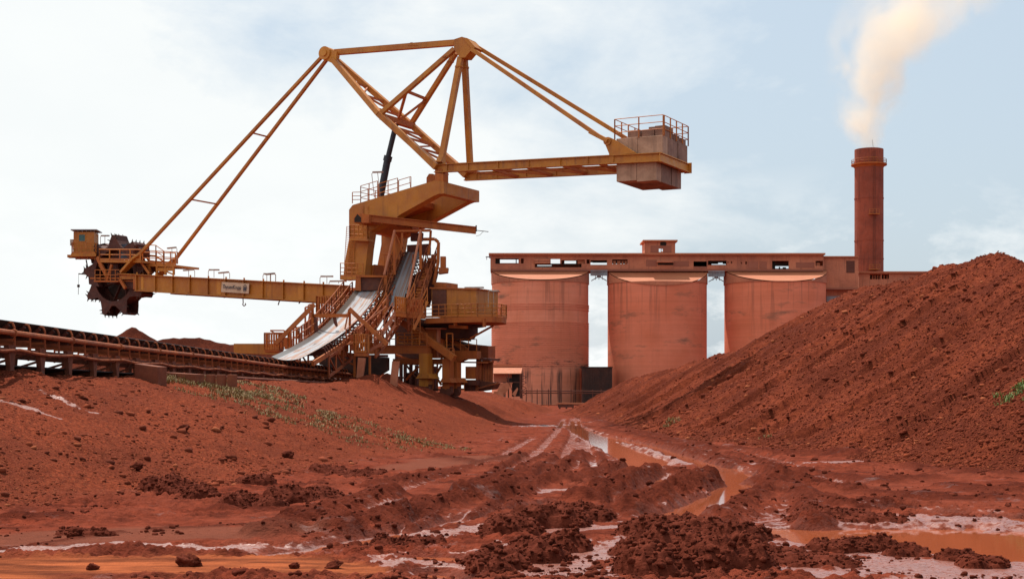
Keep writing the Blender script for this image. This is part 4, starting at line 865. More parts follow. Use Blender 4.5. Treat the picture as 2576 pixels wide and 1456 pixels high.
for k in range(22): p = l0.lerp(l1, k/21); mb.tube(p, p+U*.5, .022, 4)
l0, l1 = M(zB(985,440), WN-.1), M(zB(985,520), WN-.1)
for o2 in (U*0, U*.5): mb.tube(l0+o2, l1+o2, .03, 5)
mb.build('ladder', Mt['rail'], BW)
# --- floodlights on bent tube posts
def flood(p, h, wd, side=1, lean=0, base=.0):
    mb = MB(); d = U*side; q = p+Z*h+U*lean
    mb.path([p, q-Z*.1, q+d*.12], .028, 5); mb.tube(p+d*wd*.62, q+d*wd*.62, .026, 5)
    f = mb.build('floodlight', Mt['lamp'], BW); MB().beam(q+d*.12+Z*.02, q+d*(wd+.15)-Z*.02, .2, .12).build('lamp_tube', Mt['lamp'], f)
for q in ((1620,745,660,1490), (1780,755,665,1900), (2030,765,690,1905), (2570,795,705,2455), (2420,795,712,2500)):
    p = M(zA(q[0], q[1]), VN+.1); sc0 = p.y/F; flood(p, (q[1]-q[2])/3.677/1.267*sc0, abs(q[3]-q[0])/3.677/1.267*sc0/.887, 1 if q[3] > q[0] else -1)
for q in ((91,1215,1135,5), (547,1240,1165,670), (640,1240,1215,810)):
    p = M(zB(q[0], q[1]), VN+.1); sc0 = p.y/F; flood(p, (q[1]-q[2])/3.22/1.267*sc0, abs(q[3]-q[0])/3.22/1.267*sc0/.887, 1 if q[3] > q[0] else -1)
p = M(zA(515,360), 1.0); flood(p, .75, .9); p = M(zA(1412,600), 1.6); flood(p, 1.55, .95, -1)
p = M(zB(1105,350), -2.5); flood(p, 2.0, .9, 1, -.25); p = M(zB(1475,250), 0); MB().tube(p, p+Z*.85-U*.1, .02, 4).build('aerial', Mt['dusty'], BW)
# --- machine house and its round platform
mb = MB(); poly(mb, pts_(zC, (1745,118),(2176,124),(2176,392),(1745,392)), -2.7, 3.6); mb.build('machine_house', Mt['ochre'], BW)
mb = MB(); poly(mb, pts_(zC, (1725,108),(2182,116),(2182,128),(1725,120)), -2.85, 3.9); mb.build('house_roof', Mt['dusty'], BW)
mb = MB(); poly(mb, pts_(zC, (1750,130),(1888,132),(1888,390),(1750,390)), -2.74, .03); mb.build('house_shade_panel', Mt['rust'], BW)  # dark panel painting the shadowed recess in the house front
mb = MB(); poly(mb, pts_(zC, (1770,56),(1890,62),(1890,108),(1770,108)), -1.5, 1.8); poly(mb, pts_(zC, (2040,118),(2176,124),(2176,132),(2040,128)), -2.9, .1); mb.each('roof_vent', Mt['dusty'], BW, 1)
edge = [M(zC(1690,376), -3.6), M(zC(2000,383), -3.6), M(zC(2190,388), -3.5), M(zC(2330,398), -3.0), M(zC(2420,410), -2.0), M(zC(2468,425), -.6), M(zC(2465,432), .8)]
z0 = edge[2].z
for q in edge: q.z = z0
back = [Vector((edge[-1].x-1.2, edge[-1].y+2.5, z0)), Vector((edge[0].x+2, edge[0].y+7, z0))]
mb = MB(); mb.prism([q-Z*.02 for q in edge+back], -Z*.42)
for t in ((1975,405,55), (2255,410,62)): p = M(zC(t[0], t[1]), -3.3); mb.beam(p, p-Z*t[2]/95, .3, .15)
mb.build('house_platform', Mt['dusty'], BW)
mb = MB().rail(edge, .98, .55, .032, True, 2); mb.rail([edge[-1], back[0]], .98, .6, .032); mb.build('railing', Mt['rail'], BW)
p = M(zC(2292,300), -2.8); flood(p, 1.25, .75); p = M(zC(2055,130), -2.6); flood(p, .12, 1.6)
mb = MB(); c0 = M(zC(1930,520), .3); ztop = M(zC(1930,442), -2).z
def zat(y): return M(zC(1930, y), -1.5).z
mb.lathe([(3.0,zat(455)),(3.0,zat(480)),(2.5,zat(482)),(2.5,zat(535)),(2.2,zat(600)),(1.2,zat(612))], (c0.x-.3, c0.y, 0), 32)
poly(mb, pts_(zC, (1700,440),(1980,450),(1980,620),(1860,590),(1720,520)), -1, 2.5); mb.build('turntable', Mt['dark'], BW, True)
mb = MB()
for v in (-1.5, 0.2): mb.beam(M(zC(2120,600), v), M(zC(2340,478), v), .14, .14)
poly(mb, pts_(zC, (1910,468),(2080,478),(2080,508),(1910,500)), -2.8, .3); mb.build('platform_strut', Mt['dusty'], BW)
# --- portal, legs and bogies
mb = MB(); poly(mb, pts_(zC, (1390,400),(1720,420),(1760,560),(1960,640),(1960,760),(1390,760)), 1.2, 2.5); poly(mb, pts_(zC, (1860,600),(2050,650),(2190,665),(2190,720),(1860,720)), .8, 1.6); mb.each('portal_core', Mt['rust'], BW, 1)
mb = MB(); poly(mb, pts_(zC, (1860,718),(2182,722),(2182,800),(2060,802),(1985,836),(1860,836)), -1.2, .7); poly(mb, pts_(zC, (1370,797),(1962,800),(1962,852),(1370,848)), -1.6, .7); poly(mb, pts_(zC, (1105,676),(1705,676),(1705,746),(1105,752)), -4.0, .6); poly(mb, pts_(zC, (1095,664),(1712,668),(1712,676),(1095,674)), -4.1, .9); mb.each('portal_beam', Mt['dusty'], BW, 1)
mb = MB(); poly(mb, pts_(zC, (2062,662),(2292,672),(2292,790),(2062,786)), 1.2, 1.2); mb.build('cable_reel_box', Mt['red_steel'], BW)
mb = MB(); mb.beam(M(zC(1400,395), -3.4), M(zC(1965,795), -3.4), .5, .46, V); mb.beam(M(zC(1690,430), .4), M(zC(2085,720), .4), .4, .36, V); mb.beam(M(zC(1640,500), -2.4), M(zC(1940,790), -2.4), .4, .4, V); mb.each('portal_brace', Mt['dusty'], BW, 1)
for x0, x1, y0, y1, yf, v, mt in ((1622,1706,745,1105,945,-4.0,'ochre'), (1846,1914,795,1125,985,-3.2,'dusty'), (1924,1986,830,1125,985,-2.2,'dusty')):
    mb = MB(); poly(mb, pts_(zC, (x0,y0),(x1,y0),(x1,y1),(x0,y1)), v, .75); xm = (x0+x1)/2; hw = (x1-x0)/2
    lg = mb.build('portal_leg', Mt[mt], BW); mb = MB(); a = [M(zC(*q), v-.35) for q in ((xm-hw*1.75, yf+42), (xm+hw*1.75, yf+42), (xm+hw*.95, yf-4), (xm-hw*.95, yf-4))]; mb.prism(a, V*1.4); mb.build('leg_skirt', Mt[mt], lg)
    mb = MB(); poly(mb, pts_(zC, (xm-hw*1.5,y1-60),(xm+hw*1.4,y1-60),(xm+hw*1.2,y1+15),(xm-hw*1.3,y1+15)), v+.1, .5)
    for s in (-.8, .8): c = M(zC(xm+hw*s, y1-5), v-.05); mb.tube(c, c+V*.3, .3, 14)
    mb.build('bogie', Mt['rust'], BW)
mb = MB(); poly(mb, pts_(zC, (1690,512),(1788,512),(1788,790),(1690,790)), -2.6, 1.2); cb2 = mb.build('switch_cabinet', Mt['dusty'], BW)
mb = MB(); poly(mb, pts_(zC, (1684,498),(1840,500),(1830,512),(1684,510)), -2.9, 1.8); mb.build('cabinet_roof', Mt['pale'], cb2)
mb = MB(); poly(mb, pts_(zC, (1792,515),(1814,515),(1812,790),(1792,790)), -2.7, .3); mb.build('pale_post', Mt['pale'], BW)
mb = MB(); l0, l1 = M(zC(1555,372), -3.7), M(zC(1555,655), -3.7)
for o2 in (U*0, U*.75): mb.tube(l0+o2, l1+o2, .05, 5)
for k in range(12): p = l0.lerp(l1, k/11); mb.tube(p, p+U*.75, .035, 4)
l0, l1 = M(zC(1890,555), -2.8), M(zC(1890,720), -2.8); mb.path([l1, l0, l0+U*.55, l1+U*.55-Z*.2], .06, 5); mb.build('ladder', Mt['rail'], BW)
mb = MB(); mb.rail([M(zC(1420,655), -3.4), M(zC(1700,660), -3.4)], .6, .9, .05, True); mb.rail([M(zC(1870,760), -3), M(zC(1960,760), -3)], .5, .5, .04); mb.build('railing', Mt['rail'], BW)
mb = MB(); poly(mb, pts_(zC, (2072,872),(2165,872),(2165,992),(2072,992)), -.6, 1.2); mb.build('drive_cabinet', Mt['dusty'], BW)
mb = MB(); poly(mb, pts_(zC, (2000,1020),(2060,1000),(2180,1000),(2180,1052),(2000,1052)), -.9, 1.6); poly(mb, pts_(zC, (2060,1050),(2130,1050),(2130,1110),(2060,1110)), -.5, .8); poly(mb, pts_(zC, (2180,790),(2300,792),(2300,812),(2180,812)), -.7, 1.8); poly(mb, pts_(zC, (2190,1010),(2360,1030),(2330,1090),(2190,1110)), -.3, .9)
poly(mb, pts_(zC, (2185,840),(2260,840),(2260,1010),(2185,1010)), .4, .6)
mb.build('travel_bogie', Mt['rust'], BW)
mb = MB()
for x, y0, y1 in ((2190,800,1110), (2216,800,1090), (2248,795,1095), (2278,800,1085), (2303,815,1095), (2328,825,1040)): mb.beam(M(zC(x,y0), -.4+(x % 5)*.2), M(zC(x-6,y1), -.4+(x % 5)*.2), .16, .2)
mb.beam(M(zC(2180,826), -.4), M(zC(2345,826), -.4), .1, .12); mb.beam(M(zC(2010,830), -.6), M(zC(2290,834), -.6), .1, .12); mb.beam(M(zC(2190,1085), -.5), M(zC(2390,1030), -.5), .1, .12); mb.build('bogie_frame', Mt['red_steel'], BW)
mb = MB(); mb.rail([M(zC(1995,1100), -1.4), M(zC(2060,1100), -1.4)], .9, .5, .03); mb.build('railing', Mt['rail'], BW)
mb = MB()
for x, y0, y1 in ((1450,850,1060), (1490,850,1100), (1545,850,1110), (1600,860,1100), (1775,870,1110)): mb.beam(M(zC(x,y0), .5), M(zC(x,y1), .5), .22, .22)
mb.beam(M(zC(1500,860), .3), M(zC(1590,970), .3), .1, .14); poly(mb, pts_(zC, (1390,760),(1620,760),(1620,860),(1390,850)), .6, 1.2); poly(mb, pts_(zC, (1490,930),(1600,930),(1600,1060),(1490,1060)), .8, .8); mb.beam(M(zC(1700,1095), -.5), M(zC(1830,1095), -.5), .1, .12); mb.build('undercarriage', Mt['rust'], BW)
mb = MB(); mb.rail([M(zC(1130,662), -4.0), M(zC(1700,668), -4.0)], .95, .7, .035, False, 1); mb.rail([M(zC(1870,716), -1.1), M(zC(2180,720), -1.1)], .9, .8, .03, False, 1); mb.build('railing', Mt['rail'], BW)
mb = MB()
for q in ((1400,760,1700,860), (1700,860,1850,800), (1715,855,1840,1050), (1840,860,1725,1060), (1500,1000,1620,870)): mb.beam(M(zC(q[0],q[1]), -.8), M(zC(q[2],q[3]), -.8), .12, .16)
for x in (1725, 1760, 1800): mb.beam(M(zC(x,850), -.3), M(zC(x,1110), -.3), .09, .12)
mb.build('leg_bracing', Mt['dusty'], BW)
# ================================================================== yard conveyor running away to the right under the machine
def cx(Y): return -12.8+.0453*(Y-118)                       # near edge of the belt
def cz(Y): return 4.27+(118-Y)*.0069
CV = thing('belt_conveyor', (cx(60)-.9, 60, 3.0), 'long low conveyor with black belt and red steel frame running under the reclaimer', 'conveyor')
def swept(prof, Y0, Y1, st=2.):
    vs, fs = [], []; ysn = np.arange(Y0, Y1+.01, st); n = len(prof)
    for Y in ysn: vs += [(cx(Y)+a, Y, cz(Y)+b) for a, b in prof]
    for i in range(len(ysn)-1): fs += [(i*n+j, i*n+j+1, (i+1)*n+j+1, (i+1)*n+j) for j in range(n-1)]
    return vs, fs
mb = MB(); mb.add(*swept([(0,0),(-.42,-.36),(-1.3,-.36),(-1.72,0),(-1.74,-.02),(-1.3,-.385),(-.42,-.385),(.02,-.02),(0,0)], 24, 150)); mb.build('belt', Mt['rubber'], CV)
mb = MB(); mb.add(*swept([(.1,-1.42),(-.85,-1.62),(-1.8,-1.42),(-1.8,-1.46),(-.85,-1.66),(.1,-1.46),(.1,-1.42)], 24, 150)); mb.build('return_belt', Mt['rubber'], CV)
for a, b, w_, h_ in ((.12,-.98,.16,.18), (-1.84,-.98,.16,.2)):
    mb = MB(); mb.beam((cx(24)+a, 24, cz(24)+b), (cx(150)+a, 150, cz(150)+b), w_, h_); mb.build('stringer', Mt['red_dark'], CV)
mb = MB(); yy = np.arange(24, 124, 5.2)
mb.path([Vector((cx(Y)+.42, Y, cz(Y)-.44+.02*math.sin(Y))) for Y in yy], .085, 8)
for Y in yy[1:]: mb.tube((cx(Y)+.42, Y-.05, cz(Y)-.44+.02*math.sin(Y)), (cx(Y)+.42, Y+.05, cz(Y)-.44+.02*math.sin(Y)), .13, 8)
mb.build('water_pipe', Mt['red_steel'], CV, True)
mb = MB(); yy = np.arange(30, 120, 1.3); mb.path([Vector((cx(Y)+.30, Y, cz(Y)-.93-.10*abs(math.sin(Y*.62)))) for Y in yy], .05, 6); mb.build('hose', Mt['red_steel'], CV, True)
mb = MB(); mb.tube((cx(57)+1.15, 57, cz(57)-1.45), (cx(112)+1.15, 112, cz(112)-1.25), .07, 8)
for Y in range(58, 112, 6): mb.tube((cx(Y)+1.15, Y, cz(Y)-1.42), (cx(Y)+1.15, Y, float(gz_at(cx(Y)+1.15, Y)[0])-.1), .05, 6)
mb.build('low_pipe', Mt['kerb'], CV, True)
# idler frames: a bent tube on each side, carrying three rollers
mb = MB()
for s, o in ((1, 0), (-1, -1.72)):
    mb.path([Vector((o+s*.17, 0, -1.1)), Vector((o+s*.17, 0, -.22)), Vector((o+s*.10, 0, -.06)), Vector((o-s*.06, 0, -.045))], .036, 6)
mb.beam((.15,0,-.62), (-1.87,0,-.62), .09, .08)
ORG['tmp'] = Vector((0,0,0))
idl = mb.build('idler_frame', Mt['red_steel'], None); rl = MB(); rl.tube((-.03,0,-.11), (-.42,0,-.46), .085, 10); rl.tube((-.45,0,-.47), (-1.27,0,-.47), .085, 10); rl.tube((-1.69,0,-.11), (-1.3,0,-.46), .085, 10)
rol = rl.build('roller', Mt['rust'], None)
Y = 26.; first = True
while Y < 128:
    a = idl if first else idl.copy(); b = rol if first else rol.copy()
    if not first: COL.objects.link(a); COL.objects.link(b)
    a.parent = CV; a.location = Vector((cx(Y), Y, cz(Y)))-ORG[CV.name]; b.parent = a; b.location = (0,0,0); first = False; Y += 1.3
Y = 27.
while Y < 112:
    x = cx(Y); g0 = min(float(gz_at(x+.1, Y)[0]), float(gz_at(x-1.8, Y)[0]))-.15; mb = MB(); t0 = cz(Y)-.8
    for o in (.06, -1.9): mb.prism([Vector((x+o, Y-.34, t0)), Vector((x+o, Y+.34, t0)), Vector((x+o, Y+.17, t0-.7)), Vector((x+o, Y+.15, g0)), Vector((x+o, Y-.15, g0)), Vector((x+o, Y-.17, t0-.7))], (.16, 0, 0))
    mb.beam((x, Y, t0-.75), (x-1.75, Y, t0-.75), .12, .14); mb.beam((x-.05, Y, t0-.1), (x-1.75, Y, t0-.62), .08, .08)
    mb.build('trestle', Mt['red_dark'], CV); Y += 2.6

# ================================================================== the tripper: belt lifted off the conveyor, with its own frames and walkways
TR = thing('belt_tripper', (-13.5, 106, 2.9), 'dusty orange tripper car carrying the steep white belts up into the reclaimer', 'tripper car')
def belt_from(path, wid, name, parent, trough=.22, sub=6):
    q = np.array([list(P(p, Y)) for p, Y in path]); t = np.linspace(0, len(q)-1, (len(q)-1)*sub+1)
    def cr(i, u):
        p0, p1, p2, p3 = (q[max(0, min(len(q)-1, i+k))] for k in (-1, 0, 1, 2))
        return .5*((2*p1)+(-p0+p2)*u+(2*p0-5*p1+4*p2-p3)*u*u+(-p0+3*p1-3*p2+p3)*u**3)
    c = np.array([cr(min(int(a), len(q)-2), a-min(int(a), len(q)-2)) for a in t])
    ac = np.linspace(-.5, .5, 15); vs, fs, at = [], [], []
    for lay in (0, 1):
        for i, p in enumerate(c):
            e = 1 if i < len(c)*.9 else .35
            for a in ac: vs.append((p[0]+a*wid, p[1]-.0453*a*wid, p[2]+e*trough*(abs(a)*2)**2.2-lay*.03)); at.append(a+.5)
    n = len(ac); m = len(c)*n
    for i in range(len(c)-1):
        for j in range(n-1):
            k = i*n+j; fs.append((k, k+1, k+n+1, k+n)); fs.append((m+k+n, m+k+n+1, m+k+1, m+k))
    o = np_mesh(name, vs, fs, Mt['belt2' if name == 'upper_belt' else 'belt'], dict(across=at), True, parent, ORG[parent.name]); o.location = (0,0,0); ORG[o.name] = ORG[parent.name].copy()
    return [Vector(p) for p in c]
b1 = belt_from([(zL(330,1060), 87), (zL(480,985), 91.5), (zL(640,895), 96), (zL(850,765), 100.5), (zL(1045,605), 104.5), (zL(1205,425), 108), (zL(1335,260), 111), (zL(1440,112), 113.3), (zL(1450,108), 114)], 2.0, 'belt', TR)
b2 = belt_from([(zK(965,1440), 110.5), (zK(1010,1250), 111.7), (zK(1110,980), 113.5), (zK(1215,700), 115.5), (zK(1255,600), 116.2)], 1.25, 'upper_belt', TR, .16)
def side(c, off, dz): return [p+Vector((off, -.0453*off, dz)) for p in c]
for o in (-1.15, 1.15):
    mb = MB(); s = side(b1[4:], o, -.42)
    for a, b in zip(s[::3], s[3::3]): mb.beam(a, b, .16, .32)
    mb.build('stringer', Mt['dusty'], TR)
# curved idler arms along the rising belt
def hoops(c, wid, n, name='idler_arm'):
    L = [0]
    for a, b in zip(c, c[1:]): L.append(L[-1]+(b-a).length)
    for k in range(n):
        l = L[-1]*(k+.5)/n; i = max(j for j in range(len(L)-1) if L[j] <= l); p = c[i].lerp(c[i+1], (l-L[i])/(L[i+1]-L[i])); mb = MB()
        for s in (-1, 1):
            w2 = wid/2; mb.path([p+Vector((s*(w2+.2),0,-.75)), p+Vector((s*(w2+.22),0,-.12)), p+Vector((s*(w2+.12),0,.10)), p+Vector((s*(w2-.06),0,.12))], .045, 5)
            mb.tube(p+Vector((s*w2*.95,0,.06)), p+Vector((s*w2*.4,0,-.22)), .08, 8)
        mb.tube(p+Vector((-wid*.55,0,-.35)), p+Vector((wid*.55,0,-.35)), .06, 5); mb.build(name, Mt['rust'], TR)
hoops(b1[10:], 2.0, 24); hoops(b2, 1.25, 15)
# walkways beside both belts
def walk(c, off, wd, name, st=3, h=1.05):
    s = side(c, off, -.45)[::st]; mb = MB()
    for a, b in zip(s, s[1:]):
        mb.beam(a, b, wd, .06)
        n = max(2, int((b-a).length/.35))
        for i in range(n): q = a.lerp(b, i/n); mb.box(q+Z*.08, (wd, .2, .04))
        mb.beam(a-Z*.18, b-Z*.18, .1, .26)
    mb.build(name, Mt['dusty'], TR); mb = MB(); mb.rail([p+Vector((wd/2*(1 if off > 0 else -1),0,.05)) for p in s], h, .8, .04, False, 1, .06)
    mb.rail([p-Vector((wd/2*(1 if off > 0 else -1),0,-.05)) for p in s], h, 1.6, .035, False, 1, .05); mb.build('walkway_railing', Mt['red_steel'], TR)
walk(b1[18:-2], 1.85, .8, 'walkway'); walk(b1[16:-2], -1.75, .7, 'walkway'); walk(b2[:-2], 1.6, .8, 'walkway'); walk(b2[:-2], -1.15, .6, 'walkway')
walk([p+Vector((.2,0,-.6)) for p in b1[30:]], 3.0, .6, 'walkway')
# stringers, posts and lacing under belts
mb = MB()
for c, o in ((b1[12:], 1.25), (b1[12:], -1.25), (b2, 1.0), (b2, -.85), (b1[22:], 2.9)):
    s = side(c, o, -.6); lo = side(c, o, -1.9)
    for i in range(0, len(s)-3, 3):
        mb.beam(s[i], s[i+3], .14, .2); mb.beam(lo[i], lo[i+3], .14, .18); mb.beam(s[i], lo[i], .1, .1); mb.beam(s[i], lo[i+3], .09, .09)
mb.build('lattice_girder', Mt['red_steel'], TR)
mb = MB()                                                    # clutter of idler carriers and cable trays along the right side
for i in range(34):
    t = i/33; p = b1[14].lerp(b1[-6], t) if i % 2 else b2[0].lerp(b2[-1], t); p = b1[14+int(t*(len(b1)-20))] if i % 2 else b2[int(t*(len(b2)-1))]
    o = Vector((1.4+.5*random.random(), 0, -.7+.9*random.random())); mb.box(p+o, (.12+.2*random.random(), .25, .25+.5*random.random()))
mb.build('cable_tray', Mt['red_steel'], TR)
# A-frame over the belt
YA = 103.
mb = MB(); mb.prism([P(zL(*q), YA) for q in ((650,335),(680,335),(690,735),(650,735))], (0,.3,0)); mb.prism([P(zL(*q), YA) for q in ((1163,355),(1188,355),(1188,665),(1160,665))], (0,.3,0))
mb.beam(P(zL(672,452), YA+.1), P(zL(1165,452), YA+.1), .2, .24); mb.beam(P(zL(690,305), YA-.2), P(zL(160,840), YA-1.5), .3, .26, Vector((0,1,0))); mb.beam(P(zL(1172,362), YA-.2), P(zL(1690,850), YA-1), .3, .28, Vector((0,1,0)))
mb.beam(P(zL(640,400), YA+3), P(zL(580,760), YA+3), .14, .14); mb.beam(P(zL(1165,370), YA-.3), P(zL(1110,640), YA-.3), .1, .1)
mb.build('portal_frame', Mt['dusty'], TR)
mb = MB(); mb.prism([P(zL(*q), YA+.2) for q in ((940,470),(985,470),(1010,590),(990,608),(960,560))], (0,.25,0)); mb.prism([P(zL(*q), YA) for q in ((690,460),(720,480),(735,600),(760,640),(700,720))], (0,.3,0)); mb.each('scraper_arm', Mt['rust'], TR)
mb = MB(); mb.path([P(zL(*q), YA+2) for q in ((570,760),(570,340),(620,330))], .07, 6); mb.path([P(zL(*q), YA+2) for q in ((610,330),(620,305),(695,295))], .07, 6); mb.tube(P(zL(640,400),YA+2.2), P(zL(605,740),YA+2.2), .1, 6); mb.path([P(zL(*q), 104) for q in ((910,800),(910,655),(1120,660),(1220,700),(1380,625))], .075, 6); mb.path([P(zL(*q), 104) for q in ((1205,690),(1400,540),(1680,330))], .06, 6); mb.build('grab_rail', Mt['pale'], TR)
# platforms with close-set upright bars
def plat(pts, Y, deck_h, top, n, dv, name='side_platform', z=zL, mat='rail'):
    a, b = P(z(*pts[0]), Y), P(z(*pts[1]), Y); mb = MB(); dd = Vector((0, dv, 0)); mb.prism([a, b, b-Z*deck_h, a-Z*deck_h], dd); o = mb.build(name, Mt['dusty'], TR)
    mb = MB(); hh = (P(z(pts[0][0], top), Y).z-a.z)
    for a2, b2, m in ((a, b, n), (a+dd, b+dd, n), (a, a+dd, max(2, n//2)), (b, b+dd, max(2, n//2))):
        mb.beam(a2+Z*hh, b2+Z*hh, .09, .07); mb.tube(a2+Z*hh*.55, b2+Z*hh*.55, .03, 5); mb.beam(a2+Z*.08, b2+Z*.08, .04, .16)
        for i in range(m+1): q = a2.lerp(b2, i/m); mb.beam(q, q+Z*hh, .10, .06, U)
    mb.build('platform_railing', Mt[mat], o)
plat(((12,915),(215,915)), 110, .18, 690, 6, 2.0); plat(((335,905),(560,860)), 108, .2, 640, 6, 1.5); plat(((720,415),(1000,420)), 114, .3, 185, 8, 2.0)
plat(((900,935),(1125,940)), 101, .35, 790, 6, 1.2, mat='dusty'); plat(((1235,955),(1412,960)), 100, .25, 705, 6, 1.6); plat(((1450,850),(1600,850)), 104, .25, 655, 5, 1.6)
plat(((215,345),(345,360)), 106.5, .3, 165, 6, 1.5, z=zN); plat(((350,365),(560,370)), 107, .3, 200, 6, 1.2, z=zN, mat='dusty')
mb = MB(); mb.path([P(zL(*q), 110) for q in ((285,880),(285,655),(92,655),(150,690),(280,690))], .06, 6); mb.path([P(zL(*q), 108) for q in ((330,670),(440,600),(460,640),(470,770))], .06, 6); mb.build('grab_rail', Mt['dusty'], TR)
mb = MB(); mb.prism([P(q, 119) for q in ((588,864),(706,864),(706,892),(588,888))], (0,1.2,0)); mb.prism([P(zL(*q), 112) for q in ((0,935),(330,935),(330,955),(0,950))], (0,2,0)); mb.each('outrigger_beam', Mt['ochre'], TR)
mb = MB()
for q, Y in (((285,750,318,910), 109), ((358,780,388,905), 109), ((885,755,905,940), 102.)): mb.prism([P(zL(q[0],q[1]),Y), P(zL(q[2],q[1]),Y), P(zL(q[2],q[3]),Y), P(zL(q[0],q[3]),Y)], (0,.3,0))
for q, Y in (((1226,960,1256,1290), 101), ((1434,1000,1462,1350), 101)): mb.prism([P(zL(q[0],q[1]),Y), P(zL(q[2],q[1]),Y), P(zL(q[2],q[3]),Y), P(zL(q[0],q[3]),Y)], (0,.3,0))
mb.prism([P(zL(*q), 104) for q in ((865,940),(900,915),(1230,965),(1230,1000),(900,1010),(865,990))], (0,1.,0)); mb.prism([P(zL(*q), 106) for q in ((420,1075),(740,1055),(740,1095),(420,1110))], (0,.8,0)); mb.beam(P(zL(1060,1020),106), P(zL(1220,1120),106), .14, .14)
mb.each('support_leg', Mt['dusty'], TR)
for q in (((1288,1025),(1386,1030),(1352,1300),(1266,1300)),): MB().prism([P(zL(*p), 100) for p in q], (0,.7,0)).build('pale_prop', Mt['pale'], TR)
MB().prism([P(zN(*p), 102) for p in ((182,912),(262,912),(232,1215),(152,1205))], (0,.7,0)).build('pale_prop', Mt['pale'], TR)
mb = MB(); mb.prism([P(zL(*q), 112) for q in ((760,1000),(1225,1010),(1225,1230),(1000,1215),(930,1160),(760,1120))], (0,2.,0)); mb.prism([P(zL(*q), 113) for q in ((1225,1020),(1690,1020),(1690,1190),(1600,1250),(1225,1300))], (0,2.,0)); mb.each('belt_underframe', Mt['dark'], TR)
mb = MB(); mb.prism([P(zL(*q), 109) for q in ((850,1000),(1240,985),(1690,985),(1690,1015),(1240,1020),(900,1030))], (0,.8,0)); mb.build('underframe_beam', Mt['rust'], TR)
# discharge hoods, props and head of the upper belt
YH = 112.9
mb = MB(); mb.prism([P(zK(*q), YH) for q in ((430,985),(780,985),(775,1185),(440,1190))], (0,.9,0)); hd = mb.build('discharge_hood', Mt['rust'], TR)
mb = MB(); mb.prism([P(zK(*q), YH-.3) for q in ((358,950),(842,962),(842,988),(358,985))], (0,1.2,0)); mb.prism([P(zK(*q), YH-.25) for q in ((358,985),(432,985),(440,1200),(345,1190))], (0,.5,0)); mb.prism([P(zK(*q), YH-.25) for q in ((780,988),(842,988),(835,1200),(790,1200))], (0,.5,0)); mb.build('hood_frame', Mt['dusty'], hd)
mb = MB(); mb.prism([P(zK(*q), 116.7) for q in ((1150,490),(1490,470),(1510,500),(1510,630),(1150,620))], (0,1.3,0)); mb.prism([P(zK(*q), 117.2) for q in ((1205,300),(1400,300),(1390,420),(1205,420))], (0,.8,0)); a = P(zK(1240,225), 116.5); b = P(zK(1330,225), 116.5); mb.build('head_chute', Mt['rust'], TR)
MB().tube(a, b, .32, 14).build('head_motor', Mt['pale'], TR, True)
mb = MB(); mb.tube(P(zK(962,262), 112.5), P(zK(800,950), 111.8), .10, 8); mb.tube(P(zK(1362,262), 112.8), P(zK(1150,1330), 109.5), .10, 8); mb.each('pale_prop', Mt['pale'], TR, 1, True)
mb = MB()
for q in ((935,260,975,950), (1340,260,1380,860), (1060,300,1090,520)): mb.prism([P(zK(q[0],q[1]),113.3), P(zK(q[2],q[1]),113.3), P(zK(q[2],q[3]),113.3), P(zK(q[0],q[3]),113.3)], (0,.3,0))
mb.prism([P(zK(*q), 113.2) for q in ((950,258),(1520,255),(1520,280),(950,285))], (0,.3,0)); mb.tube(P(zK(985,330),113.1), P(zK(1090,600),113.1), .05, 6); mb.build('gantry_frame', Mt['dusty'], TR)
mb = MB(); mb.path([P(zK(*q), 114) for q in ((1400,402),(1580,398),(1640,450),(1632,760),(1560,1100))], .13, 8); mb.path([P(zK(*q), 114) for q in ((1385,265),(1520,265),(1505,500),(1480,640))], .1, 8); mb.build('dust_pipe', Mt['dusty'], TR, True)
mb = MB(); mb.prism([P(zK(*q), 114) for q in ((1665,665),(1750,665),(1750,850),(1665,860))], (0,.8,0)); mb.prism([P(zK(*q), 113.8) for q in ((1640,835),(1790,840),(1780,910),(1640,930))], (0,1.2,0)); mb.each('motor_cabinet', Mt['dusty'], TR)
mb = MB(); mb.prism([P(zK(*q), 116) for q in ((1150,1000),(1560,800),(1640,900),(1500,1450),(1150,1450))], (0,.4,0)); mb.build('side_plating', Mt['rust'], TR)
mb = MB()
for x in (800, 870, 1240, 1530, 1585): mb.path([P(zK(x,820+(x%7)*20),114.5), P(zK(x,640+(x%5)*20),114.5), P(zK(x+50,640+(x%5)*20),114.5)], .035, 5)
mb.build('lamp_bracket', Mt['dusty'], TR)

for q, Y in (((0,530,190,232),105), ((30,610,215,335),106), ((430,385,590,60),107), ((345,215,440,10),107), ((-120,640,60,545),103), ((10,300,120,120),108)):
    a, b = P(zN(q[0],q[1]),Y), P(zN(q[2],q[3]),Y); mb = MB(); n = max(2, int((b-a).length/.9)); mb.tube(a, b, .05, 6); mb.tube(a-Z*.5, b-Z*.5, .035, 5); mb.beam(a-Z*1.05, b-Z*1.05, .06, .22)
    for i in range(n+1): r_ = a.lerp(b, i/n); mb.tube(r_, r_-Z*1.05, .04, 5)
    mb.build('stair_railing', Mt['pale' if q[1] > 500 else 'rail'], TR)
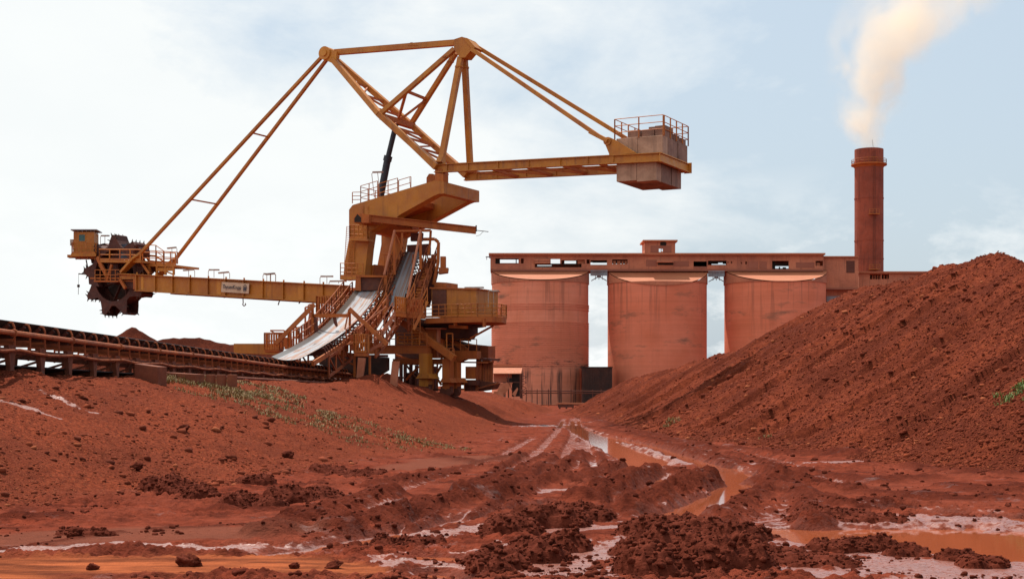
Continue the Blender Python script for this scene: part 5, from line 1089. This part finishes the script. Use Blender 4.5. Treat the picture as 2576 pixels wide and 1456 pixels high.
# ================================================================== concrete blocks on the bank
for q, dz, lb in ((((338,914),(398,922)), 40, 'tall dusty concrete block under the conveyor on the left bank'), (((418,936),(494,941)), 24, 'long low concrete kerb block right of the tall block on the left bank')):
    Y = gw(q[1][0]-20, q[1][1]+dz)[1]; a, b = P(q[0], Y+.6), P(q[1], Y); ht = dz/F*Y+.25
    d = (b-a); n_ = Vector((.55, .8, 0)); mb = MB(); mb.prism([a, b, b-Z*ht, a-Z*ht], n_*.45)
    if dz < 30:
        for k in range(3): c0 = b+Vector((.25+.42*k, .5+.1*k, 0)); mb.prism([c0, c0+Vector((.22,.02,0)), c0+Vector((.22,.02,-ht*.8)), c0+Vector((0,0,-ht*.8))], n_*.3)
        o = mb
    o = mb.build('concrete_block', Mt['kerb'], None, loc=(b.x, b.y, b.z-ht)); tag(o, lb, 'concrete block', 'concrete blocks on the bank')
    bv = o.modifiers.new('edge', 'BEVEL'); bv.width = .025; bv.segments = 2
# ================================================================== silos with the gallery on top
YS = 280.
def silo_mat(name, c1, c2, bands):
    m, nt, b = nt_new(name); ge = nt.nodes.new('ShaderNodeNewGeometry'); pos = ge.outputs['Position']
    tc = nt.nodes.new('ShaderNodeTexCoord').outputs['Object']
    c = mixc(nt, ramp(nt, noise(nt, mapping(nt, pos, (.12,.12,.12)), 1.2, 6, .62), .38, .64), c1, c2)
    lay = noise(nt, mapping(nt, pos, (.03,.03,1.5)), 1., 5, .6); c = mixc(nt, .16, c, mixc(nt, 1., c, ramp(nt, lay, .35, .65, (.55,.5,.5,1), (1.25,1.2,1.2,1)), 'MULTIPLY'))
    grn = ramp(nt, noise(nt, mapping(nt, pos, (.10,.10,.34), (7,2,bands)), 1.1, 8, .68), .56, .70); c = mixc(nt, math_(nt, 'MULTIPLY', grn, .8), c, (.17,.105,.07))
    stk = ramp(nt, noise(nt, mapping(nt, pos, (.75,.75,.035), (0,0,bands)), 1.2, 5, .6), .53, .63)
    sx = nt.nodes.new('ShaderNodeSeparateXYZ'); nt.links.new(tc, sx.inputs[0])
    top = maprange(nt, sx.outputs[2], 12., 24., .05, .42); low = maprange(nt, sx.outputs[2], 7.5, 6., 0., bands); 
    c = mixc(nt, math_(nt, 'MULTIPLY', stk, math_(nt, 'MAXIMUM', top, low)), c, (.075,.045,.036))
    soot = ramp(nt, noise(nt, mapping(nt, pos, (.22,.22,.8)), 1.5, 8, .75), .52, .62)
    belt = math_(nt, 'MULTIPLY', maprange(nt, sx.outputs[2], 9.8, 8.2, 0., bands), maprange(nt, sx.outputs[2], 6.6, 7.4, 0., 1.)); c = mixc(nt, math_(nt, 'MULTIPLY', soot, math_(nt, 'MULTIPLY', belt, .9)), c, (.06,.045,.04))
    nt.links.new(c, b.inputs['Base Color']); b.inputs['Roughness'].default_value = .85; b.inputs['Specular IOR Level'].default_value = .25
    nt.links.new(bump(nt, lay, .15, .1), b.inputs['Normal']); return m
SM = [silo_mat('ribbed_silo_concrete', (.66,.22,.12), (.75,.275,.165), 1.), silo_mat('red_silo_concrete', (.66,.185,.095), (.74,.23,.13), .0), silo_mat('plain_silo_concrete', (.67,.19,.097), (.75,.235,.132), .01)]
def zs(y, Y): return CAMZ+(HY-y)/F*Y
SILOS = ((1235.5,1482,.325,'leftmost silo with raised ring bands and dark stains above the small shed'), (1527,1779,.435,'middle silo with smooth red wall below the roof head house'), (1821.5,2077,.35,'right hand silo half hidden behind the big ore pile'))
for i, (x0, x1, drop, lb) in enumerate(SILOS):
    xc = (x0+x1)/2; Rr = (x1-x0)/2/F*YS*.9995; c = P((xc, 700), YS); ztop = zs(zG(0, 312)[1], YS-1)
    sk = ThingS = thing('silo', (c.x, c.y, 0), lb, 'silo', 'row of three red silos')
    zb = zs(zG(0, 437)[1]-.5, YS); mb = MB(); mb.lathe([(Rr*.985,-.3),(Rr*.985,zb)], (c.x,c.y,0), 96, cap=False); mb.build('wall', SM[i], sk, True)
    n = 96; mb = MB(); top, bot, bi = [], [], []
    for k in range(n):
        a = 2*math.pi*k/n; x, y = math.cos(a), math.sin(a); zt = ztop-drop*(Rr-1.0)*max(0, -y-.03) if y < 0 else ztop-drop*(Rr-1)*max(0, y-.03)
        top.append((c.x+Rr*x, c.y+Rr*y, zt)); bot.append((c.x+Rr*x, c.y+Rr*y, zb)); bi.append((c.x+Rr*.98*x, c.y+Rr*.98*y, zb))
    mb.add(bi+bot+top, [(j*n+k, j*n+(k+1)%n, (j+1)*n+(k+1)%n, (j+1)*n+k) for j in (0,1) for k in range(n)]); mb.build('skirt', Mt['clad'], sk, True)
    mb = MB(); up = [(p[0]+(c.x-p[0])*-.004, p[1]+(c.y-p[1])*-.004, p[2]+.16) for p in top]; k0 = n; dn = [(p[0], p[1], p[2]+.01) for p in up]
    mid = [(p[0], c.y, ztop+.18) for p in top]
    mb.add(dn+up+mid, [(k, (k+1)%n, n+(k+1)%n, n+k) for k in range(n)]+[(n+k, n+(k+1)%n, 2*n+(k+1)%n, 2*n+k) for k in range(n)]); mb.build('roof', Mt['tin'], sk)
    if i == 0:
        mb = MB(); hs = [600, 612, 624, 642]+list(np.arange(748, 1108, 15.2))
        for y in hs: z_ = zs(zG(0, y)[1]+3, YS-1); mb.lathe([(Rr*.985,z_-.09),(Rr*.985+.13,z_-.08),(Rr*.985+.13,z_+.08),(Rr*.985,z_+.09)], (c.x,c.y,0), 96, cap=False)
        mb.build('ring_bands', SM[0], sk)
# ---- walls with openings
def holes_wall(mb, x0, x1, y0, y1, Y, th, holes):
    """upright wall in pixels at distance Y, thickness th, with rectangular openings left out"""
    ysn = sorted({y0, y1}|{min(max(q, y0), y1) for h in holes for q in (h[1], h[3])})
    for a, b in zip(ysn, ysn[1:]):
        x = x0; row = sorted((h[0], h[2]) for h in holes if h[1] < b-.01 and h[3] > a+.01)
        for h0, h1 in row+[(x1, x1)]:
            if h0 > x+.01: p, q = P((x, b), Y), P((h0, a), Y); mb.box(((p.x+q.x)/2, Y+th/2, (p.z+q.z)/2), (q.x-p.x, th, q.z-p.z))
            x = max(x, h1)
def G(*r): a = zG(r[0], r[1]); b = zG(r[2], r[3]); return (a[0], a[1], b[0], b[1])
def H(*r): a = zH(r[0], r[1]); b = zH(r[2], r[3]); return (a[0], a[1], b[0], b[1])
GY0, GY1 = 277.5, 283.5
c0 = P(((1235+2152)/2, 700), 280)
GA = thing('silo_gallery', (c0.x, 280, zs(690, 280)), 'long rust red conveyor gallery with broken openings resting on the three silos', 'gallery')
op = [G(153,217,345,262), G(365,217,388,260), G(480,262,868,292), G(612,222,690,262), G(700,232,832,262), G(832,228,895,262), G(910,226,935,262), G(942,232,1078,272), G(1122,226,1250,266), G(1915,236,2070,272),
      H(650,190,656,200), H(672,190,680,203), H(738,194,744,206), H(766,190,776,208), H(940,186,1048,242), H(1222,186,1270,219)]
gt, gb = zG(0, 188)[1], zG(0, 306)[1]; x0, x1 = zG(112, 0)[0], zH(1275, 0)[0]
mb = MB(); holes_wall(mb, x0, x1, gt+.5, gb, GY0, .25, op); mb.build('front_wall', Mt['clad'], GA)
bk = [G(190,226,345,256), G(500,272,620,286), G(612,222,690,260), G(722,232,822,260), G(942,250,1078,270), G(1945,252,2065,270), H(942,220,1048,236), G(1122,260,1250,264)]
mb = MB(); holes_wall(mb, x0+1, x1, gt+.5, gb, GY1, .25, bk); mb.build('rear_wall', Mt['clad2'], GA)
mb = MB(); p, q = P((x0-4, gt), GY0), P((x1+2, gt), GY0); mb.box(((p.x+q.x)/2, (GY0+GY1)/2, p.z+.12), (q.x-p.x, GY1-GY0+1.6, .34)); mb.build('roof', Mt['tin'], GA)
mb = MB(); p, q = P((x0, gb), GY0), P((x1, gb), GY0); mb.box(((p.x+q.x)/2, (GY0+GY1)/2, p.z-.2), (q.x-p.x, GY1-GY0, .36)); mb.build('floor_slab', Mt['clad2'], GA)
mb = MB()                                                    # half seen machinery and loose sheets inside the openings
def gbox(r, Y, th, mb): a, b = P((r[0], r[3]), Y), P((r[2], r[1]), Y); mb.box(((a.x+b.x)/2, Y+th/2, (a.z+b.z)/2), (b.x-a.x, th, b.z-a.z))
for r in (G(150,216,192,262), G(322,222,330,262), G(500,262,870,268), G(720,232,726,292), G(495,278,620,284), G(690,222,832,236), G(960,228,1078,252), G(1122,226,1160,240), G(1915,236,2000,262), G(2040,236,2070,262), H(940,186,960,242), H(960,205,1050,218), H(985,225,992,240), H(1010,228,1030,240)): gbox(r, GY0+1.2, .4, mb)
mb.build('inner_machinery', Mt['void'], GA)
mb = MB()
for r in (G(835,228,893,262), G(1130,238,1152,266), G(1162,238,1190,266), G(1200,238,1215,266), G(1224,238,1248,266), H(1228,198,1250,219)): gbox(r, GY0+.6, .3, mb)
mb.each('orange_panel', Mt['tin'], GA)
mb = MB()
for r in (G(475,222,612,240), G(478,244,612,258)): gbox(r, GY0-.5, .45, mb)
for r in (G(1494,238,1632,249),): gbox(r, GY0-1.2, 1.15, mb)
mb.each('loose_sheet', Mt['clad'], GA)
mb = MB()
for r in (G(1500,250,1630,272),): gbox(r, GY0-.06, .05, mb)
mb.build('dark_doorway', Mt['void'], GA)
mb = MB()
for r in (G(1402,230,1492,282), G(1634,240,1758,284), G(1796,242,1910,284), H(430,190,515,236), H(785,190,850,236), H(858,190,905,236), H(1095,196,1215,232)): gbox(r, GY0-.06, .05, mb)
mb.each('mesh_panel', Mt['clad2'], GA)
mb = MB(); p = P(zG(120, 205), GY0); mb.beam(p, p-Vector((1.1,0,0)), .15, .18); mb.tube(p-Vector((.9,0,0)), p-Vector((.9,0,.55)), .06, 6); mb.build('hoist_beam', Mt['grey'], GA)
# head house
hx0, hx1, hy0, hy1 = zG(1392,0)[0], zG(1644,0)[0], zG(0,80)[1], zG(0,192)[1]
hh = MB(); hq = [G(1508,136,1526,164), G(1530,138,1542,160)]; holes_wall(hh, hx0, hx1, hy0, hy1, GY0-.5, .25, hq)
p, q = P((hx0, hy1), GY0-.5), P((hx1, hy0), GY0-.5)
for x in (p.x+.12, q.x-.12): hh.box((x, GY0+2.6, (p.z+q.z)/2), (.24, 5.6, q.z-p.z))
holes_wall(hh, hx0+.5, hx1-.5, hy0, hy1, GY0+5.2, .2, [G(1506,120,1546,166)]); hd2 = hh.build('head_house', Mt['clad'], GA)
MB().box(((p.x+q.x)/2, GY0+2.4, q.z+.16), (q.x-p.x+.8, 7., .32)).build('head_house_roof', Mt['tin'], hd2)
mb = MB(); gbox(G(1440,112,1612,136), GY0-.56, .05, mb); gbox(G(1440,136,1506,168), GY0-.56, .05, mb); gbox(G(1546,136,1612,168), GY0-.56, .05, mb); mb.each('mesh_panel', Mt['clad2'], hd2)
mb = MB(); a = P(zG(1545,99), GY0-.55); mb.tube(a, a+Vector((0,.06,0)), .62, 14); mb.build('round_vent', Mt['void'], hd2)
# bridge girders between silos
for r, xm in ((G(942,314,1082,360), 1012), (G(1918,320,2052,368), 1985)):
    mb = MB(); gbox(r, GY0+.2, .3, mb); gbox(r, GY1-.5, .3, mb); p, q = P((r[0], r[3]), GY0), P((r[2], r[3]), GY0)
    for z_, h_ in ((p.z+.1, .2), (P((0, r[1]), GY0).z-.1, .2)): mb.box(((p.x+q.x)/2, GY0+.05, z_), (q.x-p.x, .25, h_))
    for t in (.3, .5, .7): mb.box((p.x+(q.x-p.x)*t, GY0+.1, P((0,(r[1]+r[3])/2), GY0).z), (.12, .18, 2.6))
    m_ = P((zG(xm,0)[0], r[3]), GY0+.3); e = 1.0/3.3*70
    for s in (-1, 1): mb.beam(m_-Z*.1, P((zG(xm+s*64,0)[0], r[3]+13), GY0+.3), .16, .16)
    mb.box(m_-Z*.15, (.8, .3, .5)); mb.build('bridge_girder', Mt['grey'], GA)
# transfer building beyond the third silo and the low gallery beyond it
tb = thing('transfer_house', (P(zH(1390,300), 284).x, 284, 0), 'tall clad transfer house with dark louvre between right silo and chimney', 'building')
a, b = zH(1275,160), zH(1500,362); mb = MB(); holes_wall(mb, a[0], b[0], a[1]+.5, b[1], 279.5, 8., []); tw = mb.build('wall', Mt['clad'], tb)
a2, b2_ = zH(1292,372), zH(1470,800); mb = MB(); holes_wall(mb, a2[0], b2_[0], a2[1], b2_[1]+60, 281, 5., []); mb.build('lower_wall', Mt['clad'], tb)
mb = MB(); holes_wall(mb, a2[0]-1, b[0]+1, zH(0,362)[1], zH(0,372)[1], 279.2, 7.5, []); mb.build('ledge', Mt['clad2'], tb)
mb = MB(); holes_wall(mb, *(lambda p, q: (p[0], q[0], p[1], q[1]))(zH(1270,155), zH(1504,162)), 279.0, 9., []); mb.build('roof', Mt['tin'], tb)
mb = MB(); gbox(H(1422,186,1476,264), 279.44, .05, mb); mb.build('louvre', Mt['rust'], tb)
mb = MB(); gbox(H(1294,415,1400,450), 280.9, .09, mb); mb.build('grey_band', Mt['grey'], tb)
lg = thing('low_gallery', (P(zH(1700,290), 290).x, 290, zs(700, 290)-4), 'low red conveyor gallery leading right from the chimney behind the ore pile', 'gallery')
mb = MB(); holes_wall(mb, *(lambda p, q: (p[0], q[0], p[1], q[1]))(zH(1502,264), zH(2020,420)), 287, .3, [H(1576,272,1646,306), H(1652,272,1700,304)]); mb.build('wall', Mt['clad'], lg)
mb = MB(); holes_wall(mb, *(lambda p, q: (p[0], q[0], p[1], q[1]))(zH(1502,254), zH(2026,265)), 286.4, 6., []); mb.build('roof', Mt['tin'], lg)
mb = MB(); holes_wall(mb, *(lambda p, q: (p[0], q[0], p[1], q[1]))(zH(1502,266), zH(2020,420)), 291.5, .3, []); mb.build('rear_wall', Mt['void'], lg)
mb = MB()
for x in (1590, 1606, 1622, 1638, 1664, 1684): gbox(H(x,280,x+8,306), 288, .3, mb)
mb.each('orange_post', Mt['tin'], lg)
# chimney
YCH = 300.; cx_ = P((2186, 700), YCH).x; r0, r1 = 35.6/F*YCH, 35.6/F*YCH; zt = zs(377, YCH)
ch = thing('chimney', (cx_, YCH, 0), 'tall round brick red chimney with ring platform near its smoking top', 'chimney')
mb = MB(); mb.lathe([(r0*1.01,-.3),(r0,zt*.5),(r1,zt),(r1*.9,zt),(r1*.9,zt-6)], (cx_,YCH,0), 64, cap=False)
for y in (500, 606, 652): z_ = zs(y, YCH); mb.lathe([(r0,z_-.12),(r0+.07,z_-.12),(r0+.07,z_+.12),(r0,z_+.12)], (cx_,YCH,0), 64, cap=False)
mb.build('shaft', Mt['stack'], ch, True)
z_ = zs(417, YCH); rp = 44/F*YCH; mb = MB(); mb.lathe([(r1,z_-.5),(rp*.9,z_-.1),(rp,z_),(rp,z_+.28),(r1,z_+.28)], (cx_,YCH,0), 64, cap=False); pf = mb.build('ring_platform', Mt['dusty'], ch)
mb = MB(); ring = [Vector((cx_+rp*.97*math.cos(k*math.pi/12), YCH+rp*.97*math.sin(k*math.pi/12), z_+.28)) for k in range(25)]; mb.rail(ring, .95, 1.2, .035, False, 1); mb.build('railing', Mt['rail'], pf)
for y in (543, 681):
    z2 = zs(y, YCH); mb = MB(); mb.box((cx_+.25, YCH-r0-.35, z2), (2.15, .9, .14)); mb.rail([Vector((cx_-.8, YCH-r0-.78, z2+.08)), Vector((cx_+1.3, YCH-r0-.78, z2+.08))], .9, .8, .03, False); mb.build('landing', Mt['rail'], ch)
mb = MB()
for o in (-.22, .22): mb.tube((cx_+.3+o, YCH-r0-.2, 20), (cx_+.3+o, YCH-r0-.2, zt-.5), .03, 4)
for k in range(70): h_ = 20+k*(zt-21)/70; mb.tube((cx_+.08, YCH-r0-.2, h_), (cx_+.52, YCH-r0-.2, h_), .02, 4)
mb.build('ladder', Mt['rust'], ch)
mb = MB(); mb.tube((cx_+.2, YCH-r1*.95, zt-.2), (cx_, YCH-r1*.95, zt+1.6), .035, 5); mb.build('lightning_rod', Mt['dark'], ch)
# shed at the foot of the first silo
SY = 248.
sh = thing('roofed_shed', (P(zG(250,1300), SY).x, SY, 0), 'open shed with bright orange tin roof at the foot of the left silo', 'shed')
mb = MB(); p = [P(zG(*q), SY) for q in ((120,1118),(378,1118),(366,1168),(112,1168))]; a, b, c, d = p
mb.add([a+Vector((0,2.6,.0)), b+Vector((0,2.6,0)), c, d]+[q-Z*.12 for q in (a+Vector((0,2.6,0)), b+Vector((0,2.6,0)), c, d)], [(3,2,1,0),(4,5,6,7),(3,7,6,2),(2,6,5,1),(0,1,5,4),(0,4,7,3)])
gbox(G(128,1097,378,1113), SY+2.7, .4, mb); mb.build('roof', Mt['tin'], sh)
mb = MB(); gbox(G(140,1170,290,1240), SY+1.5, .3, mb); gbox(G(120,1113,376,1120), SY+2.9, .2, mb); mb.build('back_wall', Mt['clad'], sh)
mb = MB(); gbox(G(250,1208,296,1246), SY+.9, .3, mb); gbox(G(290,1172,356,1360), SY+1.4, 1.2, mb); mb.build('dark_opening', Mt['void'], sh)
mb = MB(); mb.prism([P(zG(*q), SY) for q in ((165,1336),(188,1250),(300,1246),(226,1350))], (0,.8,0)); mb.prism([P(zG(*q), SY-.5) for q in ((290,1340),(336,1284),(342,1300),(318,1362))], (0,.4,0)); mb.prism([P(zG(*q), SY-.6) for q in ((140,1318),(222,1322),(218,1360),(136,1360))], (0,.5,0)); mb.each('sloping_slab', Mt['pale'], sh)
mb = MB()
for x in (262, 362, 372): mb.tube(P(zG(x,1170), SY+.2), P(zG(x,1375), SY+.2), .12, 6)
for k in range(4): y = 1180+k*45; mb.tube(P(zG(368,y), SY), P(zG(412,y+20), SY), .06, 5); mb.tube(P(zG(412,y+20), SY), P(zG(368,y+42), SY), .06, 5)
mb.tube(P(zG(150,1240), SY), P(zG(360,1244), SY), .06, 5); mb.tube(P(zG(235,1175), SY), P(zG(300,1330), SY), .05, 5); mb.build('post', Mt['rust'], sh)
# dark shed between two silos, pipe fence, low bench
dk = thing('dark_shed', (P(zG(1002,1300), 268).x, 268, 0), 'soot dark windowless shed wedged between the left and middle silos', 'shed')
mb = MB(); holes_wall(mb, zG(880,0)[0], zG(1122,0)[0], zG(0,1122)[1], zG(0,1460)[1], 268, 6., []); mb.build('wall', Mt['corr'], dk)
mb = MB(); holes_wall(mb, zG(876,0)[0], zG(1126,0)[0], zG(0,1114)[1], zG(0,1122)[1], 267.8, 6.4, []); mb.build('roof', Mt['void'], dk)
mb = MB()
for x in range(892, 1120, 19): gbox(G(x,1128,x+3,1460), 267.9, .09, mb)
mb.build('wall_ribs', Mt['corr'], dk)
FY = 238.
fe = thing('pipe_fence', (P(zG(700,1350), FY).x, FY, 0), 'thin rusty pipe fence with tall posts before the silo feet', 'fence')
mb = MB()
for y in (1312, 1330): mb.tube(P(zG(366,y), FY), P(zG(1070,y+4), FY), .10, 6)
for x in (410, 500, 594, 686, 780, 870, 960, 1030): mb.tube(P(zG(x,1300), FY), P(zG(x,1440), FY), .07, 6)
mb.tube(P(zG(686,1270), FY), P(zG(686,1300), FY), .06, 6); mb.build('fence_rail', Mt['rust'], fe)
mb = MB(); BYY = 205.; bn = thing('low_barrier', (P(zG(790,1430), BYY).x, BYY, 0), 'small flat topped orange barrier at the far end of the muddy track', 'barrier')
gbox(G(658,1412,905,1424), BYY, .8, mb); mb.build('top_slab', Mt['tin'], bn)
mb = MB(); gbox(G(672,1424,800,1450), BYY+.1, .6, mb)
for x in (680, 735, 790, 880): gbox(G(x,1424,x+14,1462), BYY+.02, .3, mb)
mb.build('base', Mt['rust'], bn)

# ================================================================== smoke
def smoke():
    path = [(2187,378,36), (2182,335,58), (2180,270,88), (2200,205,112), (2232,140,138), (2275,75,165), (2330,10,195), (2400,-60,230), (2480,-130,270)]
    pts = [(P((x, y), YCH), r/F*YCH) for x, y, r in path]; mb = MB(); n = 20; vs = []
    for p, r in pts: vs += [(p.x+1.45*r*math.cos(2*math.pi*k/n), p.y+1.45*r*math.sin(2*math.pi*k/n), p.z) for k in range(n)]
    mb.add(vs, [(j*n+k, j*n+(k+1)%n, (j+1)*n+(k+1)%n, (j+1)*n+k) for j in range(len(pts)-1) for k in range(n)]+[tuple(range(n-1,-1,-1)), tuple(range((len(pts)-1)*n, len(pts)*n))])
    m = bpy.data.materials.new('yellow_smoke'); m.use_nodes = True; nt = m.node_tree; nt.nodes.clear()
    out = nt.nodes.new('ShaderNodeOutputMaterial'); pv = nt.nodes.new('ShaderNodeVolumePrincipled'); nt.links.new(pv.outputs[0], out.inputs['Volume'])
    pos = nt.nodes.new('ShaderNodeNewGeometry').outputs['Position']; sx = nt.nodes.new('ShaderNodeSeparateXYZ'); nt.links.new(pos, sx.inputs[0])
    z0, z1 = pts[0][0].z, pts[-1][0].z
    def fc(vals):
        f = nt.nodes.new('ShaderNodeFloatCurve'); cv = f.mapping.curves[0]; mn, mx = min(vals), max(vals)
        for k, ((p, r), v) in enumerate(zip(pts, vals)):
            t = (p.z-z0)/(z1-z0); u = (v-mn)/(mx-mn)
            if k == 0: cv.points[0].location = (t, u)
            elif k == len(vals)-1: cv.points[-1].location = (t, u)
            else: cv.points.new(t, u)
        f.mapping.update(); nt.links.new(maprange(nt, sx.outputs[2], z0, z1), f.inputs['Value']); return math_(nt, 'MULTIPLY_ADD', f.outputs[0], mx-mn, mn)
    cxs, rad = fc([p.x for p, r in pts]), fc([r for p, r in pts])
    dx = math_(nt, 'DIVIDE', math_(nt, 'SUBTRACT', sx.outputs[0], cxs), rad); dy = math_(nt, 'DIVIDE', math_(nt, 'SUBTRACT', sx.outputs[1], YCH), rad)
    rr = math_(nt, 'SQRT', math_(nt, 'ADD', math_(nt, 'MULTIPLY', dx, dx), math_(nt, 'MULTIPLY', dy, dy)))
    n1 = noise(nt, mapping(nt, pos, (1,1,.8)), .13, 8, .66, .8); n2 = noise(nt, pos, .07, 3, .5, .4)
    d = math_(nt, 'ADD', math_(nt, 'SUBTRACT', maprange(nt, sx.outputs[2], z0, z0+12, 1.15, .80), rr), math_(nt, 'ADD', math_(nt, 'MULTIPLY', math_(nt, 'SUBTRACT', n1, .5), 3.0), math_(nt, 'MULTIPLY', math_(nt, 'SUBTRACT', n2, .5), 2.6)))
    d = math_(nt, 'MULTIPLY', math_(nt, 'MAXIMUM', d, 0.), math_(nt, 'MULTIPLY', maprange(nt, rr, 1.2, .75, 0., 1.), maprange(nt, sx.outputs[2], z0, z1, .28, .024)))
    nt.links.new(d, pv.inputs['Density']); pv.inputs['Color'].default_value = (1, .90, .745, 1); pv.inputs['Anisotropy'].default_value = .35
    m.cycles.volume_step_rate = 1.0
    o = mb.build('smoke_plume', m, None, loc=pts[0][0]); o['kind'] = 'stuff'; tag(o, 'cream yellow smoke drifting right from the top of the chimney', 'smoke')
smoke()
